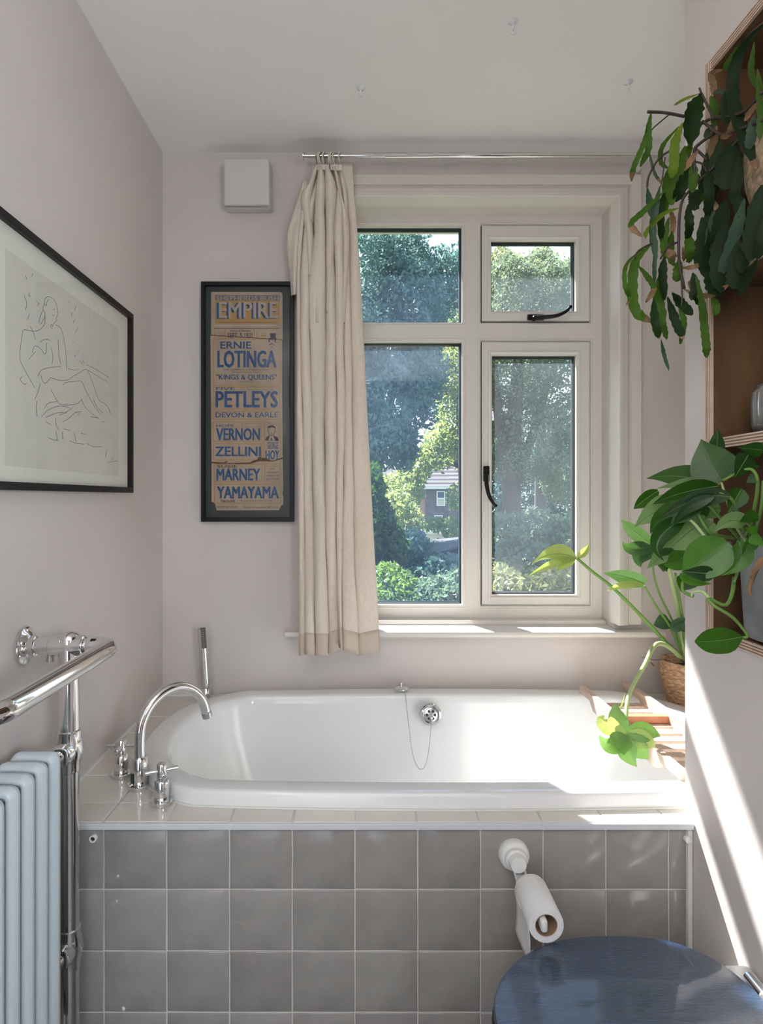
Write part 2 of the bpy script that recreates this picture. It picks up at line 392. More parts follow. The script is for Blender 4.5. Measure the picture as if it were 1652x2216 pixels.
for i in range(len(XG)-1):
    for j in range(len(YG)-1):
        x0, x1, y0, y1 = XG[i], XG[i+1], YG[j], YG[j+1]
        if x1 > XR and y0 < YC-0.05: continue
        cut = None
        mid = Vector(((x0+x1)/2, (y0+y1)/2, 0))
        def inside(q): # inside the shrunken bath outline
            dx = max(0, abs(q.x-TC[0])-0.48)/0.285; dy = abs(q.y-TC[1])/0.325
            return dx*dx+dy*dy < 1
        cs = [Vector((a, b, 0)) for a in (x0, x1) for b in (y0, y1)]
        ins = [inside(c) for c in cs]
        if all(ins): continue
        if any(ins) or inside(mid):
            ne = min(edge, key=lambda e: (e-mid).length)
            dx = max(0, abs(ne.x-TC[0])-0.48)/0.285**2*math.copysign(1, ne.x-TC[0]); dy = (ne.y-TC[1])/0.325**2
            no = Vector((dx, dy, 0)).normalized(); cut = (ne, no)
        bm = tile_mesh(x0, x1, y0, y1, cut)
        if len(bm.faces) < 4: bm.free(); continue
        o0 = ORG[bs.name]
        for v_ in bm.verts: v_.co -= mid
        me = bpy.data.meshes.new('deck_tile'); bm.to_mesh(me); bm.free(); me.materials.append(DTILE)
        o = bpy.data.objects.new('deck_tile', me); COL.objects.link(o); o.parent = bs; o.location = mid-o0
        o.rotation_euler = (rng.uniform(-.004, .004), rng.uniform(-.004, .004), 0)
# front panel tiles
def panel_tile_mesh(w, h):
    bm = bmesh.new(); n = 4; fr_ = [0, 0.012, 0.5, 0.988, 1]
    vs = []
    for jj in range(n+1):
        for ii in range(n+1):
            x = -w/2+w*fr_[ii]; z = -h/2+h*fr_[jj]
            e = min(ii, n-ii, jj, n-jj)
            y = -0.0058-(0.0 if e else -0.0007)+(rng.uniform(-.0003, .0003) if e > 1 else 0)
            x += rng.uniform(-.0005, .0005); z += rng.uniform(-.0005, .0005)
            vs.append(bm.verts.new((x, y, z)))
    for jj in range(n):
        for ii in range(n):
            a = jj*(n+1)+ii; bm.faces.new((vs[a], vs[a+1], vs[a+n+2], vs[a+n+1]))
    bd = [e for e in bm.edges if e.is_boundary]
    r_ = bmesh.ops.extrude_edge_only(bm, edges=bd)
    for v_ in [g for g in r_['geom'] if isinstance(g, bmesh.types.BMVert)]: v_.co.y = 0.0
    bmesh.ops.recalc_face_normals(bm, faces=bm.faces)
    me = bpy.data.meshes.new('panel_tile'); bm.to_mesh(me); bm.free(); me.materials.append(GTILE)
    for p in me.polygons[:n*n]: p.use_smooth = True
    return me
PX = [XL+0.002]+[0.383+TP*k for k in range(-8, 3) if XL+0.01 < 0.383+TP*k < XR-0.01]+[XR-0.012]
ZR = [ZW(1797, 1.235)]
for yy in (1928, 2062, 2195, 2329, 2463): ZR.append(ZW(yy, 1.235))
ZR[-1] = 0.003 if ZR[-1] < 0.01 else ZR[-1]
ZR = [z for z in ZR if z > 0.02]+[0.003]
cache = {}
for i in range(len(PX)-1):
    for j in range(len(ZR)-1):
        w = PX[i+1]-PX[i]-0.003; h = ZR[j]-ZR[j+1]-0.003
        key = (round(w, 3), round(h, 3), rng.randrange(4))
        if key not in cache: cache[key] = panel_tile_mesh(w, h)
        o = bpy.data.objects.new('panel_tile', cache[key]); COL.objects.link(o); o.parent = bs
        o.location = Vector(((PX[i]+PX[i+1])/2, DFR+0.008, (ZR[j]+ZR[j+1])/2))-ORG[bs.name]
        o.rotation_euler = (rng.uniform(-.008, .008), rng.uniform(-.002, .002), rng.uniform(-.008, .008))
MB().box((XL+0.001, DFR-0.006, ZW(1796, 1.232)), (XR-0.001, DFR+0.012, ZD-0.0012)).build('edge_trim', mat('white_edge_trim', (0.60, 0.62, 0.65), 0.3), bs, bevel=0.001)
MB().box((XR-0.011, DFR-0.001, 0.003), (XR-0.001, DFR+0.014, ZW(1797, 1.235))).build('edge_trim', mat('sealant', (0.66, 0.67, 0.64), 0.5), bs, bevel=0.002)
# left screw socket, right screw cap
c = P(202, 1814, DFR); s = MB().lathe(c, [(0.0075, 0.006), (0.0085, -0.002), (0.0075, -0.004), (0.0045, -0.004), (0.004, 0.004)], 20, (0, 1, 0)).build('screw_socket', mat('white_plastic', (0.72, 0.72, 0.70), 0.35), bs, smooth=True)
MB().lathe(c+Vector((0, -0.002, 0)), [(0.0042, 0), (0.0042, 0.002)], 12, (0, 1, 0)).build('screw_hole', RUBBER, s)
MB().lathe(P(1488, 1816, DFR), [(0.0075, 0.004), (0.0075, -0.004), (0.006, -0.0065), (0.002, -0.007)], 20, (0, 1, 0)).build('screw_cap', MATS['white_plastic'], bs, smooth=True)
# caulk between the bath top and the walls
m = MB(); m.tube([(XL+0.002, DFR, ZD), (XL+0.002, YB, ZD)], 0.005, 6); m.tube([(XL, YB-0.002, ZD), (XREC, YB-0.002, ZD)], 0.005, 6)
m.build('sealant', MATS['sealant'], bs, smooth=True)

tub = thing('bathtub', 'white double-ended oval bath set into the tiled surround under the window', 'bathtub', (TC[0], TC[1], 0.15))
ZRM = H-0.634
rings = [(0.48, 0.322, 0.362, ZD+0.0005), (0.48, 0.3215, 0.3615, ZD+0.008), (0.48, 0.3195, 0.3595, ZRM-0.010), (0.48, 0.3175, 0.3575, ZRM-0.004), (0.48, 0.3135, 0.3535, ZRM-0.0008), (0.48, 0.307, 0.347, ZRM),
         (0.48, 0.266, 0.308, ZRM-0.001), (0.48, 0.258, 0.301, ZRM-0.004), (0.48, 0.252, 0.296, ZRM-0.011), (0.48, 0.248, 0.292, ZRM-0.03), (0.478, 0.238, 0.284, ZRM-0.10),
         (0.465, 0.22, 0.270, ZRM-0.2), (0.45, 0.19, 0.245, ZRM-0.30), (0.42, 0.16, 0.215, ZRM-0.37), (0.38, 0.12, 0.17, ZRM-0.40), (0.30, 0.06, 0.10, ZRM-0.41)]
v = []; f = []; n = 96
for r_ in rings: v += stad(*r_, n=n)
for i in range(len(rings)-1):
    for k in range(n):
        j = (k+1) % n; f.append((i*n+k, i*n+j, (i+1)*n+j, (i+1)*n+k))
f.append(tuple((len(rings)-1)*n+k for k in range(n)))
MB().add(v, f).build('basin', ENAMEL, tub, smooth='all')
# slim sealant line at the foot of the rim
pts = stad(0.48, 0.324, 0.364, ZD+0.001, 96); pts.append(pts[0]); MB().tube(pts, 0.003, 6).build('sealant', MATS['sealant'], tub, smooth=True)
# overflow on the back wall of the bath
oc = P(933, 1547, 1.905)
ax = Vector((0, -1, 0.18)).normalized()
ovf = MB().lathe(oc, [(0.0335, -0.004), (0.0345, 0.002), (0.032, 0.005), (0.026, 0.0055), (0.0235, 0.003), (0.022, -0.001), (0.0215, 0.003)], 40, ax, close=False).build('overflow', CHROME, tub, smooth=True)
MB().lathe(oc, [(0.0225, 0.001), (0.020, 0.0022), (0.001, 0.0025)], 32, ax, close=False).build('overflow_grid', CHROMED, ovf, smooth=True)
u = ax.cross(Vector((1, 0, 0))).normalized(); w_ = ax.cross(u)
m = MB()
for k in range(6):
    a = PI/6+k*PI/3
    m.lathe(oc+(u*math.cos(a)+w_*math.sin(a))*0.0125+ax*0.002, [(0.0042, 0), (0.0042, 0.0012)], 14, ax)
m.build('overflow_hole', RUBBER, ovf)
# plug on its bead chain, resting on the back rim
pc = P(869, 1494, 1.975); pc.z = ZRM+0.001
plug = thing('bath_plug', 'round chrome bath plug with bead chain lying on back rim of bath', 'plug', pc)
MB().lathe(pc, [(0.020, 0.0), (0.0225, 0.004), (0.0225, 0.007), (0.019, 0.010), (0.005, 0.012), (0.0035, 0.018), (0.006, 0.021), (0.005, 0.025), (0.001, 0.026)], 32).build('stopper', CHROME, plug, smooth=True)
ch = interp([P(875, 1489, 1.965), P(877, 1500, 1.94), P(880, 1525, 1.91), P(886, 1580, 1.885), P(893, 1630, 1.865), P(903, 1658, 1.855), P(912, 1664.5, 1.855), P(921, 1656, 1.86), P(928, 1625, 1.87), P(932, 1585, 1.888), P(934, 1562, 1.895), P(933.5, 1550, 1.895)], 400)
m = MB(); acc = 1; last = ch[0]
for p in ch:
    acc += (p-last).length; last = p
    if acc > 0.0042: m.lathe(p, [(0.0005, -0.0019), (0.0016, -0.0011), (0.0020, 0), (0.0016, 0.0011), (0.0005, 0.0019)], 6); acc = 0
m.tube(ch[::8], 0.0004, 4)
m.build('bead_chain', CHROMED, plug, smooth='all')
MB().lathe(P(933.5, 1552, 1.897), [(0.002, -0.006), (0.006, -0.004), (0.006, 0.001), (0.002, 0.004)], 12).build('chain_end', CHROME, plug, smooth=True)

# ---------------------------------------------------------------- taps
def tap(px, py, d, label, rot):
    c = P(px, py, d); c.z = ZD+0.0005
    t = thing('tap', label, 'tap', c, None)
    MB().lathe(c, [(0.0245, 0), (0.025, 0.003), (0.025, 0.008), (0.0235, 0.0095), (0.016, 0.010)], 36).build('base', CHROME, t, smooth=True)
    MB().lathe(c+Vector((0, 0, 0.0095)), [(0.0150, 0), (0.0165, 0.003), (0.0165, 0.041), (0.015, 0.043), (0.012, 0.044), (0.012, 0.049)], 32).build('body', CHROME, t, smooth=True)
    h = MB().lathe(c+Vector((0, 0, 0.056)), [(0.0105, 0), (0.0105, 0.029), (0.0095, 0.0305), (0.001, 0.031)], 28).build('spindle', CHROME, t, smooth=True)
    for k in range(4):
        a = rot+k*PI/2; dd = Vector((math.cos(a), math.sin(a), 0)); b = c+Vector((0, 0, 0.071))
        MB().tube([b+dd*0.008, b+dd*0.014, b+dd*0.0145, b+dd*0.034, b+dd*0.0345], [0.0032, 0.0032, 0.0050, 0.0050, 0.0042], 14).build('cross_arm', CHROME, h, smooth=True)
    return t
tap(262, 1679, 1.443, 'chrome cross-head bath tap behind the swan-neck spout, nearest the left wall', 0.05)
tap(350, 1738, 1.3137, 'chrome cross-head bath tap in front of the spout, at front left corner of bath', 0.45)
sc_ = P(302, 1703, 1.387); sc_.z = ZD+0.0005
sp = thing('bath_spout', 'tall chrome swan-neck spout curving over the left end of the bath', 'spout', sc_)
MB().lathe(sc_, [(0.0265, 0), (0.027, 0.003), (0.027, 0.008), (0.0255, 0.0095), (0.018, 0.010)], 36).build('base', CHROME, sp, smooth=True)
bd = MB().lathe(sc_+Vector((0, 0, 0.0095)), [(0.0165, 0), (0.0180, 0.003), (0.0180, 0.058), (0.0165, 0.060), (0.012, 0.0605)], 32).build('body', CHROME, sp, smooth=True)
q = P(301, 1690, 1.387); m = MB(); m.box((q.x-0.013, sc_.y-0.0178, ZD+0.014), (q.x-0.006, sc_.y-0.012, ZD+0.036)); m.build('lever_slot', RUBBER, bd)
MB().tube([sc_+Vector((-0.008, -0.012, 0.015)), sc_+Vector((-0.016, -0.022, 0.013))], 0.003, 8).build('diverter_pin', CHROME, bd, smooth=True)
hd = Vector((0.68, 0.73, 0)).normalized(); R = 0.0885; pts = []
z0 = sc_.z+0.06
zc = H-0.552
pts = [sc_+Vector((0, 0, 0.062)), Vector((sc_.x, sc_.y, (z0+zc)/2))]
for k in range(33):
    a = PI-k/32*(PI-0.26); p = Vector((sc_.x, sc_.y, zc))+hd*(R+R*math.cos(a)); p.z = zc+R*math.sin(a)*1.05; pts.append(p)
tang = (pts[-1]-pts[-2]).normalized()
pts.append(pts[-1]+tang*0.012)
MB().tube(pts, 0.0122, 20).build('neck', CHROME, sp, smooth=True)
MB().tube([pts[-1], pts[-1]+tang*0.002, pts[-1]+tang*0.002, pts[-1]+tang*0.016], [0.0115, 0.0115, 0.0128, 0.0128], 20).build('aerator', CHROMED, sp, smooth=True)
# hand shower
hc = P(446, 1511, 1.962); hc.z = ZD+0.0005
hs = thing('hand_shower', 'slim chrome hand shower standing at back left corner of bath', 'hand shower', hc)
MB().lathe(hc, [(0.020, 0), (0.020, 0.005), (0.0155, 0.006), (0.0155, 0.045), (0.014, 0.047)], 28).build('holder', CHROME, hs, smooth=True)
b0 = hc+Vector((0, 0, 0.047)); b1 = P(436.5, 1359, 1.955)
hb = MB().tube([b0, b0.lerp(b1, .03), b0.lerp(b1, .035), b0.lerp(b1, .5), b0.lerp(b1, .985), b1], [0.011, 0.011, 0.0135, 0.0145, 0.0148, 0.0135], 24).build('handset', CHROME, hs, smooth=True)
m = MB(); fc = b0.lerp(b1, .84); dr = (b1-b0).normalized()
m.tube([fc-dr*0.032+Vector((0.004, -0.0058, 0)), fc+dr*0.032+Vector((0.004, -0.0058, 0))], 0.0098, 16); m.build('spray_face', mat('grey_rubber', (0.10, 0.10, 0.10), 0.5), hb, smooth=True)
m = MB()
for i in range(9):
    for j in range(3):
        a = -0.5+j*0.45
        c = fc+dr*(-0.027+i*0.0068)+Vector((0.004+math.sin(a)*0.0098, -0.0058-math.cos(a)*0.0098, 0))
        m.lathe(c, [(0.0012, 0), (0.001, 0.001)], 6, (math.sin(a), -math.cos(a), 0))
m.build('spray_nozzles', mat('light_rubber', (0.35, 0.35, 0.35), 0.5), hb).__setitem__('kind', 'stuff')
# ---------------------------------------------------------------- towel radiator
fl = P(52, 1397, 1.189); zt = fl.z; XP = XW(150, 1.189)
tr = thing('towel_radiator', 'chrome towel rail with white column radiator on left wall', 'radiator', (XP, 1.0, 0.0))
D0, D1 = 1.189, 0.80
for yy in (D0, D1):
    fg = MB().lathe((XL+0.001, yy, zt), [(0.037, 0), (0.037, 0.004), (0.034, 0.006), (0.030, 0.0065), (0.024, 0.012), (0.020, 0.014), (0.020, 0.024), (0.018, 0.025)], 36, (1, 0, 0)).build('wall_flange', CHROME, tr, smooth=True)
    for k in range(3):
        a = PI/2+k*2*PI/3
        MB().lathe((XL+0.007, yy+0.030*math.cos(a), zt+0.030*math.sin(a)), [(0.004, 0), (0.0035, 0.0018), (0.001, 0.0022)], 12, (1, 0, 0)).build('screw', CHROME, fg, smooth=True)
    MB().tube([(XL+0.02, yy, zt), (XP, yy, zt)], 0.0165, 20).build('stub_pipe', CHROME, tr, smooth=True)
    MB().lathe((XL+0.052, yy, zt-0.014), [(0.006, 0), (0.006, -0.010), (0.0075, -0.010), (0.0075, -0.017), (0.003, -0.018)], 14, (0, 0, 1)).build('grub_screw', CHROMED, tr, smooth=True)
    MB().tube([(XP, yy, 0.001), (XP, yy, zt)], 0.0185, 28).build('post', CHROME, tr, smooth=True)
    MB().lathe((XP, yy, 0.001), [(0.034, 0), (0.034, 0.004), (0.024, 0.010), (0.0195, 0.014)], 28, (0, 0, 1)).build('foot', CHROME, tr, smooth=True)
    # top tee with ball
    m = MB(); m.lathe((XP, yy, zt), [(0.004, 0.028), (0.014, 0.025), (0.0205, 0.018), (0.0215, 0.0), (0.0205, -0.020), (0.0205, -0.038), (0.0185, -0.040)], 28)
    m.lathe((XP, yy, zt), [(0.0185, -0.036), (0.0205, -0.034), (0.0205, -0.02), (0.0215, 0), (0.0205, 0.02), (0.0205, 0.029), (0.0180, 0.031)], 28, (1, 0, 0)); m.build('tee_joint', CHROME, tr, smooth=True)
# towel rail : out from the post, then along the wall towards the camera
XRail = -0.487; rb = 0.03
pts = [(XP+0.028, D0, zt), (XRail-rb-0.01, D0, zt)]
for k in range(9): a = k/8*PI/2; pts.append((XRail-rb+rb*math.sin(a), D0-rb+rb*math.cos(a), zt))
for k in range(1, 8): pts.append((XRail, D0-rb-(D0-D1-2*rb)*k/8, zt))
for k in range(9): a = k/8*PI/2; pts.append((XRail-rb+rb*math.cos(a), D1+rb-rb*math.sin(a), zt))
pts += [(XP+0.028, D1, zt)]
MB().tube(pts, 0.0172, 28).build('towel_rail', CHROME, tr, smooth='all')
zx1 = ZW(1622, D0); zx2 = ZW(2048, D0)
for zx in (zx1, zx2):
    MB().tube([(XP-0.004, D0, zx), (XP-0.004, D1, zx)], 0.0130, 20).build('cross_pipe', CHROME, tr, smooth=True)
    for yy in (D0, D1):
        m = MB(); m.lathe((XP, yy, zx), [(0.0190, -0.042), (0.0215, -0.040), (0.0215, -0.026), (0.0235, -0.018), (0.0265, 0), (0.0235, 0.018), (0.0215, 0.026), (0.0215, 0.038), (0.0190, 0.040)], 28)
        s_ = -1 if yy == D0 else 1
        m.lathe((XP, yy, zx), [(0.02, 0.0), (0.0205, s_*0.030), (0.0195, s_*0.032), (0.0195, s_*0.038), (0.016, s_*0.040)], 24, (0, 1, 0)); m.build('ball_joint', CHROME, tr, smooth=True)
# white column sections
zr = H-0.468; XA, XB = -0.640, -0.552; rt = 0.0135
def section(yc):
    m = MB()
    w0, w1 = XA, XB; z0_, z1_ = 0.17, zr; rc = 0.018; hw = 0.0125
    # outer rounded frame : flattened tube loop
    def loop(ins):
        pts = []
        for (cx_, cz_, a0) in ((w1-rc, z1_-rc, 0), (w0+rc, z1_-rc, PI/2), (w0+rc, z0_+rc, PI), (w1-rc, z0_+rc, 1.5*PI)):
            for k in range(7):
                a = a0+k/6*PI/2; pts.append((cx_+(rc-ins)*math.cos(a), cz_+(rc-ins)*math.sin(a)))
        return pts
    prof = [(0.0, 0.0), (0.0014, 0.008), (0.005, 0.0135), (0.009, 0.0160), (0.013, 0.0150), (0.0155, 0.0105), (0.0175, 0.0080)]
    for s_ in (-1, 1):
        v = []; f = []
        for ins, dy in prof:
            L_ = loop(min(ins, 0.0178)); v += [(x, yc+s_*dy, z) for x, z in L_]
        nn = 28
        for i in range(len(prof)-1):
            for k in range(nn):
                j = (k+1) % nn; f.append((i*nn+k, i*nn+j, (i+1)*nn+j, (i+1)*nn+k))
        f.append(tuple((len(prof)-1)*nn+k for k in range(nn)))
        m.add(v, f)
    return m
sec0 = None
for i in range(8):
    yc = 1.104-0.0440*i
    if sec0 is None:
        y0s = yc; sec0 = section(yc).build('radiator_section', RADW, tr, smooth='all')
    else:
        o = sec0.copy(); COL.objects.link(o); o.location = (0, yc-y0s, 0)
MB().tube([(-0.605, 1.112, zr-0.035), (-0.605, 0.80, zr-0.035)], 0.014, 16).build('header_pipe', RADW, tr, smooth=True)
MB().tube([(-0.605, 1.112, 0.205), (-0.605, 0.80, 0.205)], 0.014, 16).build('header_pipe', RADW, tr, smooth=True)
MB().lathe((-0.605, 1.112, zr-0.035), [(0.016, 0), (0.016, 0.012), (0.010, 0.014), (0.008, 0.020)], 20, (0, 1, 0)).build('header_plug', CHROME, tr, smooth=True)
MB().tube([(-0.605, 1.13, zr-0.035), (-0.60, 1.15, zr-0.03), (XP, D0, zr-0.02)], 0.009, 12).build('feed_pipe', CHROME, tr, smooth=True)

# ---------------------------------------------------------------- text helpers
def text_mesh(mb, s, x0, y0, x1, y1, d, bold=0.0):
    """lettering fitted to a pixel box on the plane at depth d, facing the room"""
    cu = bpy.data.curves.new('t', 'FONT'); cu.body = s;  cu.resolution_u = 2
    ob = bpy.data.objects.new('t', cu); COL.objects.link(ob); dg = bpy.context.evaluated_depsgraph_get()
    me = ob.evaluated_get(dg).to_mesh()
    vs = [v.co.copy() for v in me.vertices]; fs = [tuple(p.vertices) for p in me.polygons]
    ob.evaluated_get(dg).to_mesh_clear(); bpy.data.objects.remove(ob); bpy.data.curves.remove(cu)
    if not vs: return
    ax0 = min(v.x for v in vs); ax1 = max(v.x for v in vs); ay0 = min(v.y for v in vs); ay1 = max(v.y for v in vs)
    X0, X1, Z0, Z1 = XW(x0, d), XW(x1, d), ZW(y1, d), ZW(y0, d)
    sh_ = [0] if bold < 0.018 else ([-1, 1] if bold < 0.032 else [-1, 0, 1])
    e_ = 0.30*(Z1-Z0)*bold*2
    g_ = e_*0.5 if bold > 0.032 else 0
    for q_ in sh_:
        for w_2 in ((-1, 1) if g_ else (0,)):
            mb.add([(X0+e_+(v.x-ax0)/(ax1-ax0)*(X1-X0-2*e_)+q_*e_, d-0.00002*q_-0.00001*w_2, Z0+g_+(v.y-ay0)/(ay1-ay0)*(Z1-Z0-2*g_)+w_2*g_) for v in vs], fs)
def rect(mb, x0, y0, x1, y1, d):
    mb.add([(XW(x0, d), d, ZW(y1, d)), (XW(x1, d), d, ZW(y1, d)), (XW(x1, d), d, ZW(y0, d)), (XW(x0, d), d, ZW(y0, d))], [(0, 1, 2, 3)])
def rline(mb, x0, y0, x1, y1, d, w=0.8):
    rect(mb, x0, y0, x1, y0+w, d); rect(mb, x0, y1-w, x1, y1, d); rect(mb, x0, y0, x0+w, y1, d); rect(mb, x1-w, y0, x1, y1, d)
# ---------------------------------------------------------------- theatre poster
DP = 2.008
pf = thing('framed_poster', 'tall black-framed vintage theatre poster with blue lettering left of curtain', 'picture', P(535, 1129, 2.028))
MB().ring(XW(435, DP), XW(636, DP), ZW(1129, DP), ZW(609, DP), [(0, 2.0295), (0, DP), (0.001, DP-0.001), (0.012, DP-0.001), (0.0135, DP+0.001), (0.0135, DP+0.012)]).build('frame', BLACK, pf)
m = MB(); rect(m, 438, 612, 633, 1126, 2.0195); m.build('mount', mat('dark_green_mount', (0.035, 0.040, 0.039), 0.8), pf, fix=False)
PAPER = mat('aged_poster_paper', (0.40, 0.315, 0.23), 0.9, var=0.10, vscale=14)
d1 = 2.0188
m = MB()
torn1 = [(457, 632), (460, 631.5), (608, 632), (611.5, 635), (612, 734.5), (457, 724.5)]
m.add([P(x, y, d1) for x, y in torn1], [tuple(range(6))])
torn2 = [(455.5, 726), (611, 736), (611, 858), (612, 990), (600, 992), (590, 995), (575, 991), (564, 990), (556, 996), (543, 999), (538, 1002), (490, 1000), (484, 1000), (458, 1000), (457, 900)]
m.add([P(x, y, d1-0.0003) for x, y in torn2], [tuple(range(len(torn2)))])
torn3 = [(458, 1000), (612, 991), (613, 1060), (611.5, 1066), (613.5, 1078), (613, 1091), (608, 1095), (604, 1104), (469, 1104.5), (466, 1092), (463, 1088), (458, 1086)]
m.add([P(x, y, d1) for x, y in torn3], [tuple(range(len(torn3)))])
m.build('poster_paper', PAPER, pf, fix=False)
d2 = 2.0180; d3 = 2.0176; d4 = 2.0172
BLUE = mat('poster_blue_ink', (0.03, 0.085, 0.21), 0.85); ORANGE = mat('poster_orange_ink', (0.40, 0.24, 0.09), 0.9); INK = mat('poster_dark_ink', (0.035, 0.035, 0.06), 0.9)
SCORCH = mat('poster_scorch', (0.11, 0.055, 0.025), 0.9); FADE = mat('poster_faded_band', (0.16, 0.15, 0.15), 0.9)
m = MB(); rect(m, 466, 650.5, 606, 700.5, d2)
for a in ((462, 733, 607, 835), (462, 837, 606, 886), (461, 889, 606, 908), (461, 912.5, 567, 956), (571, 913, 608, 1005), (462, 960, 567, 996), (463, 1004, 568, 1043), (572, 1008, 608, 1043), (464, 1047, 608, 1090)):
    rline(m, *a, d2, 1.5)
rect(m, 486, 712, 488.5, 733, d2); rect(m, 549.5, 712, 551.5, 733, d2)
text_mesh(m, '6-20', 463, 718, 483.5, 730, d2); text_mesh(m, '8-40', 554.5, 719, 576.5, 731, d2)
m.build('orange_printing', ORANGE, pf, fix=False)
m = MB(); rect(m, 466, 638.6, 606, 650.6, d2); m.build('title_band', FADE, pf, fix=False)
m = MB(); text_mesh(m, 'EMPIRE', 469, 655, 599, 689.5, d3, 0.06); m2 = MB(); text_mesh(m2, 'EMPIRE', 474, 653.5, 602, 688, d4, 0.035); text_mesh(m2, 'SHEPHERDS BUSH', 468.6, 640.2, 604, 650, d4, 0.025)
m2.build('cream_lettering', mat('poster_cream_ink', (0.40, 0.33, 0.26), 0.9), pf, fix=False)
for s_, a, b, c, e, bo in (('ERNIE', 477, 739, 544, 754.5, .045), ('LOTINGA', 470.5, 758.5, 598.5, 795.5, .05), ('"KINGS & QUEENS"', 468, 810, 599, 823.5, .03), ('FIVE', 468, 838, 508.5, 844, .02),
                           ('PETLEYS', 466.6, 846, 602, 882, .05), ('DEVON & EARLE', 466.6, 892, 602, 903.5, .03), ('HOPE', 468, 918, 507, 924.5, .02), ('VERNON', 468, 926.5, 563, 953, .05),
                           ('ZELLINI', 466, 966.5, 565, 987, .055), ('GEORGE', 578.5, 956.5, 602.5, 971.5, .02), ('HOY', 575, 974.5, 604.5, 994.5, .04), ('MARNEY', 468.6, 1014, 563.5, 1039.5, .05),
                           ('YAMAYAMA', 470, 1052.5, 603.5, 1078.5, .05)):
    text_mesh(m, s_, a, b, c, e, d4, bo)
m.build('blue_lettering', BLUE, pf, fix=False)
m = MB()
for s_, a, b, c, e, bo in (('IN ASSOCIATION WITH THE LONDON COLISEUM', 474.5, 696.3, 597, 698.6, 0), ('Week of Monday,', 497, 714, 544, 718.6, 0.01), ('SEPT. 5 1921', 492.5, 720.5, 546.5, 730.5, .02),
                           ('AND COMPANY, in an Entirely New', 482.6, 798.2, 581, 802.5, 0), ('Dramatic Comedy Sketch,', 504, 804, 564, 807.3, 0), ('IN ONE PART', 519, 825.8, 548.5, 827.6, 0),
                           ('SUSIE', 470, 1006.5, 514, 1012, .02), ('THE', 585, 1013, 594.5, 1016.5, .01), ("WORLD'S", 578, 1020.5, 603, 1024, .01), ('NEWS IN', 578, 1027.8, 603, 1031.4, .01), ('PICTURES', 577, 1034.8, 604.5, 1038.5, .01),
                           ('TROUPE', 477.5, 1082, 509, 1087, .03), ('OF JAPANESE ENTERTAINERS', 519, 1082.5, 588.5, 1085.7, 0), ('PRICES AS USUAL.', 468.6, 1095.5, 516.5, 1099, 0), ("'Phone Hammersmith 200 to 775.", 528, 1095.7, 603, 1099.3, 0)):
    text_mesh(m, s_, a, b, c, e, d4, bo)
rect(m, 464, 709.6, 605.5, 710.8, d4); rline(m, 535, 837.5, 590, 843.5, d4, .4); rline(m, 523, 917, 563, 924, d4, .4)
rline(m, 572.5, 917.5, 603.5, 953.5, d4, .5)
# top-hat head
def pp(mb, pts, d=d4): mb.add([P(x, y, d) for x, y in pts], [tuple(range(len(pts)))])
pp(m, [(584, 721), (597.5, 721), (596.5, 732), (585.5, 732)]); pp(m, [(581, 732), (599, 731.5), (598, 734.5), (582.5, 735)])
pp(m, [(581, 735), (583, 735), (584, 741), (582, 741)]); pp(m, [(595, 735), (597, 735), (596.5, 741), (594.5, 741)])
pp(m, [(580.5, 748), (588, 742), (595.5, 748), (590, 745.5), (588.5, 744.5), (586, 745.5)]); pp(m, [(585, 750), (591, 750), (588, 752)])
pp(m, [(585, 737), (587, 737), (586, 738.5)]); pp(m, [(590, 737), (592, 737), (591, 738.5)])
# capped man
pp(m, [(578, 926), (581, 922), (588, 920.5), (594, 922), (597.5, 927), (593, 925.5), (588, 924.5), (582, 926)])
pp(m, [(574, 952.5), (577, 946), (584, 941), (581.5, 953)]); pp(m, [(603, 953), (601, 947), (591.5, 941.5), (596, 953)]); pp(m, [(586.5, 948), (588.5, 948), (589, 953), (586, 953)])
pp(m, [(583, 931), (586, 930.5), (586, 931.2)]); pp(m, [(590, 930.5), (593, 931), (590, 931.2)]); pp(m, [(584, 936), (588, 938), (592, 936), (588, 939.2)])
m.tube([P(x, y, d4) for x, y in ((580.5, 927), (580.5, 934), (583, 940), (588, 943), (593, 940), (595.5, 934), (595.5, 927))], 0.0006, 4)
m.build('dark_printing', INK, pf, fix=False)
m = MB()
pp(m, [(458, 999), (486, 1001), (487, 998), (494, 998), (489, 1002.5), (541, 1001), (545, 998), (557, 994), (560, 989), (566, 988), (565, 993), (575, 992), (590, 997), (600, 993), (612, 990.5), (612, 993), (590, 999), (562, 998), (540, 1004), (470, 1003.5), (458, 1002)])
pp(m, [(457, 724.3), (611.5, 735), (611.5, 736), (457, 725.4)]); pp(m, [(612, 1064), (613.5, 1066), (611.5, 1070)])
m.build('tear', SCORCH, pf, fix=False)
m = MB(); rect(m, 438, 612, 633, 1126, 2.0145); m.build('glass', PGLASS, pf, fix=False)

# ---------------------------------------------------------------- framed drawing on the left wall
XF = XL+0.022
y0_, y1_ = 1.018, 0.644*F/488.0
zb, ztp = H+0.0150, H+0.5245
dr_ = thing('framed_drawing', 'large thin black-framed ink line drawing of seated figure on left wall', 'picture', (XL, 1.36, zb))
def ringx(mb, y0, y1, z0, z1, prof):
    v = []; f = []
    for ins, x in prof: v += [(x, y0+ins, z0+ins), (x, y1-ins, z0+ins), (x, y1-ins, z1-ins), (x, y0+ins, z1-ins)]
    for i in range(len(prof)-1):
        for k in range(4): f.append((i*4+k, i*4+(k+1) % 4, i*4+4+(k+1) % 4, i*4+4+k))
    return mb.add(v, f)
ringx(MB(), y0_, y1_, zb, ztp, [(0, XL+0.0005), (0, XF-0.001), (0.001, XF), (0.0145, XF), (0.0155, XF-0.001), (0.0155, XL+0.006)]).build('frame', BLACK, dr_)
